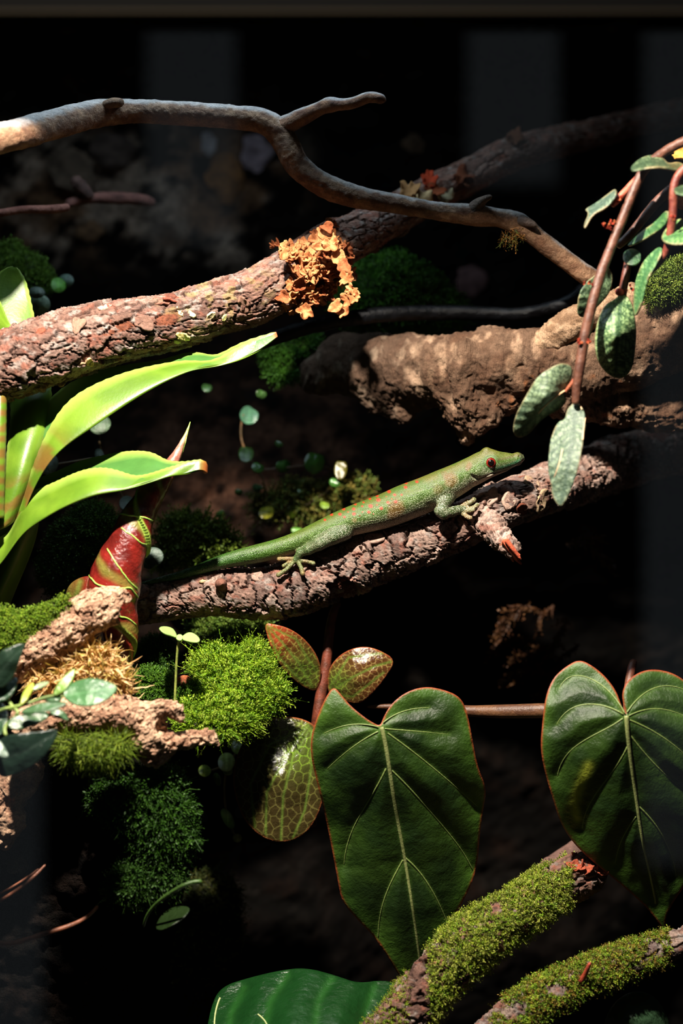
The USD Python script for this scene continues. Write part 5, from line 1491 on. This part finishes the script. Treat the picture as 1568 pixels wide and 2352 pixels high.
# seedling
sd = thing('seedling', 'pale green two-leaved seedling standing on the moss in the lower left', 'seedling', at(401, 1615, -.035))
small_limb(sd, 'stem', [(401, 1618, -.036, 3.2), (403, 1570, -.036, 3.0), (406, 1510, -.037, 2.8), (410, 1472, -.038, 2.8)], (132, 140, 66), (108, 120, 56), M_stem, None, step=2, around=8)
for o, an in [([(408, 1465), (396, 1460), (380, 1456), (368, 1446), (366, 1440), (380, 1438), (396, 1442), (404, 1452)], [(408, 1465, -.038), (366, 1440, -.044), (385, 1440, -.032), (385, 1456, -.045)]), ([(414, 1466), (424, 1456), (436, 1451), (450, 1457), (460, 1468), (456, 1474), (440, 1474), (424, 1470)], [(414, 1466, -.038), (460, 1472, -.046), (438, 1452, -.032), (438, 1474, -.046)]), ([(403, 1468), (406, 1458), (415, 1456), (420, 1462), (414, 1472)], [(403, 1468, -.04), (412, 1456, -.038), (418, 1466, -.042)])]:
    B = Blade(o, an, 1.8, thick=.0005)
    put('leaf', B.v, B.f, M_brom, sd, lin(168, 204, 120))

# ---------------------------------------------------------------- mossy branches at the bottom
mb = thing('mossy_branch', 'thick dark branch rising from the bottom edge, its top side covered in green moss', 'branch', at(1100, 2200, -.02))
pm = [(860, 2420, -.040, 62), (915, 2352, -.038, 60), (965, 2290, -.036, 60), (1010, 2240, -.034, 62), (1070, 2180, -.032, 66), (1140, 2130, -.028, 60), (1210, 2084, -.022, 56), (1280, 2040, -.014, 56), (1340, 2006, -.006, 52), (1390, 1990, .0, 40)]
LM = Limb(pm, 3.0, flaky(41, .012, .010, .0020, .0014, .12), ends=(.4, .8))
put('limb', LM.v, LM.f, M_bark, mb, bark_col(LM, [(104, 76, 66), (84, 60, 54), (124, 92, 78)], (40, 26, 20), 5))
for i, (x, y) in enumerate([(1330, 1975), (1345, 1990), (1318, 1992), (1360, 1985), (1378, 1994)]):
    p, n = on_limb(LM, x, y)
    v, f = plate_piece(p, n, .0035, 900 + i, curl=.8)
    put('bark_flake', v, f, M_bark, mb, lin(140, 66, 44))
mk = thing('smooth_branch', 'smooth dim brown branch behind the mossy one at the lower right', 'branch', at(1200, 2080, .02))
small_limb(mk, 'limb', [(960, 2270, .016, 40), (1060, 2170, .018, 38), (1160, 2090, .02, 36), (1260, 2010, .024, 34), (1340, 1950, .03, 32), (1440, 1880, .04, 30)], (104, 78, 70), (80, 58, 52), seed=44)
m2_ = thing('mossy_branch', 'thinner moss-covered branch in the bottom right corner with a bare grey end', 'branch', at(1400, 2240, -.03))
pm2 = [(1080, 2430, -.040, 56), (1150, 2370, -.038, 54), (1230, 2305, -.036, 50), (1310, 2262, -.034, 44), (1380, 2232, -.032, 42), (1450, 2205, -.030, 40), (1520, 2180, -.028, 36), (1600, 2150, -.026, 34)]
LM2 = Limb(pm2, 3.0, flaky(43, .012, .010, .0014, .0010, .12), ends=(.4, .4))
put('limb', LM2.v, LM2.f, M_bark, m2_, bark_col(LM2, [(120, 104, 98), (100, 84, 80), (136, 116, 106)], (50, 36, 30), 6))
small_limb(m2_, 'red_twig', [(1330, 2256, -.042, 8), (1344, 2236, -.045, 6), (1350, 2222, -.047, 5), (1356, 2210, -.048, 3)], (150, 62, 44), (120, 50, 40), M_stem, None)


def limb_moss(name, label, l, x0, x1, n, length, cols, seed, front=.25, gaps=.0, leaflets=6, xyf=None, up=.3):
    v, f = l.v, l.f[:-2 * l.m]

    def keep(c, nm):
        X, Y = to_px(c)
        side = nm[:, 2] * .7 - nm[:, 1] * .75
        k = (X > x0) & (X < x1) & (side > front) & (vnoise(c, 110, 3, seed) > gaps)
        if xyf is not None:
            k &= xyf(X, Y, c)
        return k.astype(float)
    pos, nm = sample_mesh(v, f, n, seed, keep)
    # one orientation for the normals: away from the limb's axis
    ax = cKDTree(l.C)
    o = pos - l.C[ax.query(pos)[1]]
    nm = np.where(((nm * o).sum(1) < 0)[:, None], -nm, nm)
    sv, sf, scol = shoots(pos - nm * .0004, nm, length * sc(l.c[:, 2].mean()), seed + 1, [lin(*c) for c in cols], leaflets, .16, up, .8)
    return put(name, sv, sf, M_moss, None, scol, smooth=False, label=label, cat='moss', kind='stuff')


G1, G2, G3, G4 = (116, 148, 36), (148, 164, 50), (92, 124, 32), (166, 172, 76)
limb_moss('moss', 'yellow-green moss coating the thick branch that rises from the bottom edge', LM, 985, 1312, 7500, 19, [G2, G1, G4, (120, 128, 52), (98, 110, 40)], 61, front=-.15, gaps=.36)
limb_moss('moss', 'small patch of moss at the lowest end of the thick branch on the bottom edge', LM, 800, 940, 900, 13, [G2, G1, (110, 104, 40)], 64, front=.1, gaps=.42)
limb_moss('moss', 'green and brownish moss coating the thinner branch in the bottom right corner', LM2, 1130, 1536, 7500, 18, [G1, G3, G2, (134, 110, 46), (104, 96, 40)], 67, front=-.25, gaps=.38)

# ---------------------------------------------------------------- moss cushions
FERN = [(106, 142, 24), (132, 164, 34), (86, 124, 20), (142, 164, 52)]
moss_clump('moss', [(408, 1652), (436, 1618), (482, 1588), (452, 1552), (436, 1540), (462, 1516), (494, 1492), (512, 1498), (528, 1520), (548, 1494), (592, 1484), (610, 1496), (622, 1536), (634, 1572), (660, 1612), (622, 1622), (580, 1640), (590, 1660), (540, 1676), (524, 1700), (470, 1676), (412, 1680)], -.022, 44, 4200, 32, FERN, 'bright green feathery moss mound in the lower left beside the seedling', 21,
           anchors=[(412, 1660, -.026), (655, 1610, -.008), (540, 1490, .002), (450, 1690, -.036), (540, 1690, -.03)], leaflets=9, stray=260, lump=52, up=.45, messy=1.0, lw=.26, wid=.15)
moss_clump('moss', [(292, 1600), (290, 1560), (320, 1545), (360, 1540), (392, 1552), (395, 1580), (455, 1575), (460, 1600), (420, 1625), (360, 1620), (310, 1615)], -.018, 22, 2200, 20, [(64, 104, 22), (80, 118, 28), (52, 86, 20)], 'dark green moss between the rolled leaf and the bark chip', 25, leaflets=8)
moss_clump('moss', [(-30, 1500), (-30, 1395), (20, 1400), (60, 1412), (100, 1392), (150, 1368), (165, 1392), (120, 1420), (85, 1445), (60, 1478), (20, 1500)], -.058, 14, 2600, 16, [(104, 136, 30), (128, 150, 44), (84, 116, 24)], 'bright moss along the top of the tan cork log at the left edge', 27, leaflets=5)
moss_clump('moss', [(128, 1700), (150, 1690), (210, 1694), (262, 1690), (300, 1702), (300, 1730), (270, 1748), (240, 1760), (205, 1770), (170, 1750), (140, 1735)], -.068, 16, 1700, 36, [(96, 122, 30), (118, 136, 40), (76, 96, 24)], 'stringy moss hanging under the curled cork bark piece', 29, stringy=True, up=-.15, messy=.6, wid=.028)
moss_clump('moss', [(196, 1830), (235, 1795), (280, 1775), (330, 1772), (385, 1765), (410, 1780), (420, 1830), (440, 1880), (446, 1920), (432, 1960), (400, 1990), (370, 1985), (330, 1950), (290, 1910), (250, 1870)], -.044, 40, 3800, 30, [(38, 72, 12), (48, 84, 16), (30, 60, 11)], 'dim green cushion moss below the cork bark pieces at the lower left', 31, leaflets=4, up=.2, lump=46, messy=.9, stray=150)
moss_clump('moss', [(244, 2030), (270, 2000), (330, 1990), (390, 1975), (425, 2010), (400, 2050), (360, 2040), (325, 2070), (280, 2065)], -.044, 24, 1300, 30, [(32, 62, 12), (42, 72, 16)], 'lower small cushion of dim moss above the curved stalk at the lower left', 33, leaflets=4, lump=30, messy=.9, stray=60)
moss_clump('moss', [(400, 2060), (440, 2020), (500, 1990), (545, 2020), (552, 2100), (560, 2160), (530, 2230), (480, 2270), (420, 2280), (390, 2220), (410, 2140)], .07, 24, 1500, 24, [(60, 72, 26), (78, 80, 34), (48, 60, 22)], 'dark brownish-green moss on the dim slope above the glossy bottom leaf', 35, leaflets=5, messy=1.0)
moss_clump('moss', [(100, 1350), (95, 1280), (130, 1220), (180, 1170), (230, 1155), (265, 1180), (262, 1240), (230, 1300), (190, 1340), (150, 1365)], .03, 40, 3600, 22, [(54, 90, 20), (70, 104, 26), (44, 74, 18)], 'dark green moss behind the bromeliad and the red rolled leaf', 37, leaflets=4)
moss_clump('moss', [(-30, 640), (-20, 570), (30, 560), (75, 585), (110, 625), (125, 660), (80, 672), (20, 665)], .09, 30, 2200, 20, [(66, 100, 24), (86, 116, 34)], 'soft blurred moss behind the bromeliad at the upper left edge', 39, leaflets=3)
moss_clump('moss', [(770, 740), (785, 640), (840, 600), (900, 585), (960, 610), (1020, 655), (1060, 700), (1075, 745), (980, 755), (860, 750)], .10, 50, 3400, 24, [(50, 96, 16), (66, 112, 22), (42, 82, 14)], 'deep green moss cushion behind the black stem, right of the orange lichen', 41, leaflets=3)
moss_clump('moss', [(600, 800), (640, 775), (700, 760), (742, 772), (700, 850), (680, 880), (630, 880), (605, 850)], .085, 26, 1800, 18, [(46, 88, 18), (60, 104, 24)], 'small green moss patch left of the driftwood', 43, leaflets=4)
MOSS_TOP = [(1476, 700), (1480, 650), (1510, 615), (1560, 602), (1640, 600), (1640, 690), (1560, 672), (1515, 700)]
moss_clump('moss', MOSS_TOP, -.004, 26, 2600, 20, [(84, 104, 30), (100, 114, 42), (66, 86, 24)], 'lit spiky moss on top of the driftwood at the right edge', 45, leaflets=5, up=.6)
moss_clump('moss', [(420, 1470), (470, 1425), (540, 1415), (620, 1420), (600, 1470), (540, 1490), (470, 1500)], .045, 20, 900, 34, [(66, 92, 26), (84, 104, 34)], 'loose ferny moss under the left end of the perch branch', 47, leaflets=7, messy=1.1)
moss_clump('moss', [(310, 1510), (330, 1470), (380, 1455), (400, 1500), (385, 1540), (330, 1560)], .02, 24, 1400, 20, [(40, 74, 18), (52, 86, 22)], 'dark moss behind the stem of the seedling', 49, leaflets=4)
moss_clump('moss', [(560, 1180), (640, 1110), (740, 1120), (850, 1090), (860, 1150), (760, 1180), (640, 1200)], .10, 14, 900, 34, [(92, 94, 36), (112, 100, 44), (80, 98, 36)], 'sparse brownish moss on the slope behind the gecko body', 51, leaflets=6, messy=1.2)
moss_clump('moss', [(370, 1200), (420, 1180), (520, 1210), (560, 1260), (500, 1280), (420, 1300), (350, 1320), (360, 1260)], .06, 16, 1000, 34, [(80, 104, 32), (100, 120, 40)], 'thin stringy moss on the slope above the gecko tail', 53, leaflets=6, messy=1.2)
moss_clump('sphagnum_moss', [(60, 1570), (75, 1540), (130, 1545), (180, 1520), (195, 1490), (230, 1482), (262, 1500), (282, 1540), (300, 1590), (292, 1608), (240, 1590), (170, 1580), (110, 1590)], -.052, 26, 1500, 52, [(214, 176, 122), (196, 150, 96), (226, 192, 140), (176, 156, 86)], 'tan dried sphagnum moss packed below the tan cork log', 55, stringy=True, up=.0, messy=1.1, wid=.05, lump=40, under=(150, 110, 66))

bank_o = [(-90, 1720), (60, 1700), (200, 1715), (330, 1745), (420, 1770), (448, 1850), (452, 1930), (430, 2010), (405, 2100), (385, 2200), (370, 2300), (360, 2440), (-90, 2440)]
p, f, ed, nb = patch(bank_o, 9, 2, 5)
an = np.array([(-60, 1760, -.004), (60, 1720, -.010), (330, 1760, -.030), (440, 1900, -.020), (300, 1900, -.036), (40, 2000, -.010), (380, 2300, -.004), (-60, 2400, .01), (200, 2200, -.014)])
Yb = RBFInterpolator(an[:, :2] / 100, an[:, 2], kernel='thin_plate_spline', degree=1)(p / 100)
v = at(p[:, 0], p[:, 1], Yb)
v[:, 1] += .03 * (1 - sstep(0, 40, ed)) - .012 * (vnoise(v, 70, 4, 6) - .5) - .006 * (vnoise(v, 240, 3, 7) - .5)
v, f = thicken(v, f, .03)
cb_ = mixc(lin(6, 5, 4), lin(20, 14, 11), sstep(.35, .65, vnoise(v, 90, 4, 9)))
put('soil_bank', v, f, M_soil, None, cb_, label='dark soil bank under the cork bark pieces and moss cushions at the lower left', cat='soil')

# ---------------------------------------------------------------- small plants and chunks on the back slope
def tiny_leaf(node, x, y, Y, rx, ry, rot, col, seed, m=M_gloss, heart_=True, cup=.3):
    k = np.arange(14) / 14 * 2 * np.pi
    rr = 1 - (.35 * np.exp(-((k - np.pi / 2 + np.pi) % (2 * np.pi) - np.pi) ** 2 / .12) if heart_ else 0)
    ox, oy = np.cos(k) * rx * rr, -np.sin(k) * ry * rr
    o = np.c_[x + ox * math.cos(rot) - oy * math.sin(rot), y + ox * math.sin(rot) + oy * math.cos(rot)]
    r = np.random.default_rng(seed)
    t = r.uniform(-.7, .7, 2)
    an = [(a, b, Y + S0 * (t[0] * (a - x) + (t[1] - .5) * (b - y))) for a, b in o[::2]] + [(x, y, Y - cup * rx * S0)]
    B = Blade(o, an, max(2.5, rx / 4.5), veins=[[(x, y - ry * .8), (x, y), (x, y + ry * .9)]], bulge=2, bw=6, wob=2, seed=seed, thick=.0005, wobs=20)
    c = mixc(lin(*col) * .85, lin(*col) * .55, sstep(.35, .65, vnoise(B.v, 260, 3, seed)))
    c = mixc(c, np.minimum(lin(*col) * 1.7, 1), np.exp(-(B.vd / 1.5) ** 2) * .5)
    put('leaf', B.v, B.f, m, node, c)


GY, YL, OR = (58, 104, 40), (150, 150, 48), (150, 108, 40)
cp = thing('creeping_plant', 'creeping plant with small heart-shaped green and yellow leaves on the slope behind the gecko', 'plant', at(650, 1200, .09))
for i, (x, y, rx, ry, rot, col) in enumerate([(722, 1062, 24, 27, .2, (52, 98, 30)), (650, 1070, 17, 16, -.3, GY), (592, 1074, 15, 13, .5, GY), (565, 1042, 18, 20, .1, (70, 104, 40)), (572, 953, 22, 22, .6, (70, 110, 84)), (782, 1078, 15, 24, .1, (84, 80, 28)), (612, 1176, 18, 15, -.3, YL), (670, 1174, 17, 17, .2, (120, 150, 44)), (768, 1108, 13, 11, .3, GY), (828, 1130, 18, 26, .4, (70, 50, 20)), (800, 1120, 14, 20, -.3, (80, 66, 26)), (530, 1262, 11, 9, .2, (80, 120, 40)), (682, 1218, 14, 8, .1, (84, 130, 50)), (590, 1120, 12, 10, .2, (60, 96, 60)), (842, 1155, 12, 16, .2, (72, 46, 20)), (600, 905, 13, 11, .4, (64, 100, 50)), (475, 890, 12, 10, .2, (60, 96, 48)), (440, 1240, 10, 8, .3, (84, 120, 40)), (505, 1180, 11, 9, -.4, (70, 110, 44)), (548, 1130, 10, 9, .2, (62, 100, 46)), (745, 1160, 12, 9, .3, (96, 120, 40)), (640, 1020, 10, 9, .5, (56, 92, 40)), (690, 1130, 11, 9, -.2, (72, 108, 40))]):
    tiny_leaf(cp, x, y, (.085 if x < 790 else .135) + .01 * math.sin(i * 2.1), rx, ry, rot, col, 40 + i)
for p in [[(560, 950), (566, 1040), (592, 1080), (610, 1170)], [(592, 1078), (650, 1075), (720, 1070), (782, 1085)], [(610, 1178), (672, 1172), (720, 1150), (770, 1110)], [(610, 1180), (560, 1240), (530, 1262)]]:
    small_limb(cp, 'stem', [(x, y, .094, 2.6) for x, y in p], (84, 60, 34), (60, 48, 30), M_stem, None, step=4, around=6)
sv_ = thing('silver_creeper', 'creeper with small round silvery leaves on the slope around the bromeliad', 'plant', at(230, 1200, .05))
SIL = (74, 92, 80)
for i, (x, y, rx, ry, Y) in enumerate([(352, 1278, 24, 22, .02), (340, 1288, 20, 18, .024), (292, 1156, 18, 19, .04), (230, 976, 26, 21, .05), (112, 1066, 22, 26, .03), (228, 1046, 17, 11, .045)]):
    tiny_leaf(sv_, x, y, Y, rx, ry, i * .9, SIL if i != 3 else (70, 92, 66), 70 + i, M_silver, False, .5)
for p in [[(352, 1290), (330, 1240), (292, 1160), (240, 1060), (230, 980)], [(230, 1050), (170, 1060), (112, 1070)]]:
    small_limb(sv_, 'stem', [(x, y, .05, 2.6) for x, y in p], (110, 92, 60), (80, 66, 44), M_stem, None, step=4, around=6)
s2 = thing('silver_creeper', 'small cluster of round silvery and green leaves above the bark branch at the upper left', 'plant', at(110, 720, .06))
for i, (x, y, rx, ry, col) in enumerate([(84, 672, 20, 14, SIL), (92, 700, 24, 24, (110, 136, 110)), (76, 694, 16, 18, SIL), (134, 655, 17, 19, (86, 150, 50)), (152, 645, 18, 16, (80, 104, 92)), (70, 712, 14, 12, (110, 140, 90))]):
    tiny_leaf(s2, x, y, .06 + .004 * i, rx, ry, i * .8, col, 90 + i, M_silver, False, .5)
small_limb(s2, 'stem', [(84, 680, .07, 3), (100, 720, .068, 3), (116, 750, .06, 3), (130, 790, .05, 3)], (120, 110, 84), (90, 84, 60), M_stem, None, step=4, around=6)
lp = thing('round_leaf_creeper', 'little creeper with pale round leaves beside the round net-veined leaf', 'plant', at(520, 1900, .04))
for i, (x, y, rx, ry, rot, col) in enumerate([(520, 1750, 20, 22, .2, (150, 176, 104)), (548, 1714, 18, 20, -.4, (120, 150, 70)), (470, 1770, 15, 14, .3, (120, 146, 62)), (523, 1770, 12, 10, .2, (132, 160, 84)), (545, 1925, 11, 10, 0, (120, 124, 66)), (523, 1880, 12, 26, -.5, (96, 132, 64)), (498, 1790, 8, 16, -.3, (84, 110, 50))]):
    tiny_leaf(lp, x, y, .03, rx, ry, rot, col, 120 + i, M_gloss, False, .35)
for p in [[(548, 1716), (522, 1752), (472, 1772)], [(522, 1760), (515, 1830), (525, 1885), (545, 1930)]]:
    small_limb(lp, 'stem', [(x, y, .035, 2.6) for x, y in p], (110, 90, 50), (80, 66, 40), M_stem, None, step=4, around=6)
st = thing('curved_stalk', 'thin curved green stalk with one dim leaf above the dark moss at the lower left', 'plant', at(350, 2120, -.06))
small_limb(st, 'stalk', [(330, 2130, -.05, 3), (350, 2085, -.058, 4), (390, 2052, -.066, 5), (430, 2030, -.07, 5), (464, 2025, -.07, 5)], (56, 84, 32), (44, 66, 26), M_stem, None, step=4)
B = Blade([(355, 2130), (370, 2100), (400, 2080), (440, 2082), (425, 2105), (395, 2125), (365, 2138)], [(355, 2130, -.055), (440, 2082, -.055), (400, 2080, -.048), (395, 2125, -.062)], 4)
put('leaf', B.v, B.f, M_gloss, st, lin(26, 40, 18))
df = thing('dried_fern', 'withered brown fern fronds hanging in the dim area right of the perch branch stub', 'fern', at(1220, 1500, .09))
r = np.random.default_rng(8)
for i, (x0, y0, x1, y1) in enumerate([(1200, 1400, 1150, 1470), (1240, 1400, 1175, 1405), (1230, 1470, 1130, 1500), (1290, 1480, 1180, 1520), (1300, 1420, 1260, 1500), (1330, 1480, 1270, 1540), (1250, 1540, 1160, 1560), (1300, 1250, 1370, 1240), (1340, 1240, 1400, 1300), (1280, 1530, 1240, 1590), (1270, 1390, 1240, 1440), (1210, 1500, 1190, 1560)]):
    q = densify(np.array([(x0, y0), ((x0 + x1) / 2 + r.normal(0, 10), (y0 + y1) / 2 - 12), (x1, y1)], float), 9, False)
    Y = .08 + r.uniform(-.01, .02)
    C = at(q[:, 0], q[:, 1], Y + r.uniform(-.002, .002, len(q)).cumsum())
    nn = np.tile(np.array([[x1 - x0, 0, y0 - y1]], float) / np.hypot(x1 - x0, y1 - y0), (len(C), 1))
    nn[:, 1] = -.3
    v, f, cc = shoots(np.repeat(C, 3, 0), np.repeat(nn, 3, 0), .0065, i, [lin(78, 48, 26), lin(60, 36, 20), lin(86, 58, 34)], 5, .3, .0, 1.0)
    put('frond', v, f, M_moss, df, cc, smooth=False)
sl = [('brown bark chunk on the back wall under the middle of the smooth branch', 520, 410, 40, (120, 80, 40), 1.5), ('lavender-grey bark chunk on the back wall left of the branch fork', 590, 350, 34, (150, 134, 142), 1.2), ('pale grey-brown bark slab on the back wall below the left of the smooth branch', 165, 390, 50, (112, 96, 82), 1.0), ('grey bark slab on the back wall beside the pale one', 255, 345, 52, (84, 72, 66), .8),
      ('small tan bark chunk on the back wall below the pale slab', 205, 530, 30, (116, 88, 64), .8), ('reddish-brown bark chunk on the slope above the silvery leaves', 180, 980, 36, (110, 66, 44), .8), ('pink-grey bark chunk on the back wall right of the moss cushion', 1085, 645, 36, (104, 78, 78), .9), ('beige bark chunk on the back wall near the top of the thick branch', 950, 330, 26, (90, 72, 56), .8),
      ('small pale stone on the back wall below the lavender-grey chunk', 480, 330, 18, (150, 146, 150), 1.4), ('dark bark knob hanging under the driftwood', 1075, 940, 22, (100, 70, 46), 1.8), ('pale bark chunk at the lower left edge beside the hanging roots', 40, 1990, 26, (80, 72, 60), .7)]
for i, (lb, x, y, rr, col, asp) in enumerate(sl):
    if 'knob' in lb:
        continue
    m = trimesh.creation.icosphere(subdivisions=4, radius=1.0)
    v = np.array(m.vertices)
    v = v * (1 + .55 * (vnoise(v, 1.6, 4, 60 + i) - .5) * 2)[:, None]
    Yc = wall_y(x, y) - .004 if y < 1900 else -.022
    s = sc(Yc)
    v = v * [rr * s, .35 * rr * s, rr * asp * s] + at(x, y, Yc)
    c = mixc(lin(*col) * .95, lin(*col) * .5, sstep(.35, .65, vnoise(v, 210, 4, i)))
    put('bark_chunk' if 'stone' not in lb else 'stone', v, np.array(m.faces), M_cork, None, c, label=lb, cat='bark' if 'stone' not in lb else 'stone')
rt_ = thing('hanging_roots', 'thin reddish aerial roots curving in from the lower left edge', 'roots', at(60, 2160, -.04))
for p in [[(-20, 2080, -.05, 4), (30, 2050, -.05, 4), (70, 2020, -.048, 4), (105, 1985, -.045, 3)], [(-20, 2062, -.045, 3), (40, 2030, -.045, 3), (90, 1995, -.043, 3)], [(-20, 2160, -.06, 6), (30, 2166, -.06, 6), (90, 2148, -.058, 6), (150, 2130, -.055, 6), (190, 2112, -.05, 5), (225, 2080, -.045, 4)]]:
    small_limb(rt_, 'root', p, (124, 74, 52), (96, 58, 42), M_stem, None, step=4)
print('triangles', TRI[0])
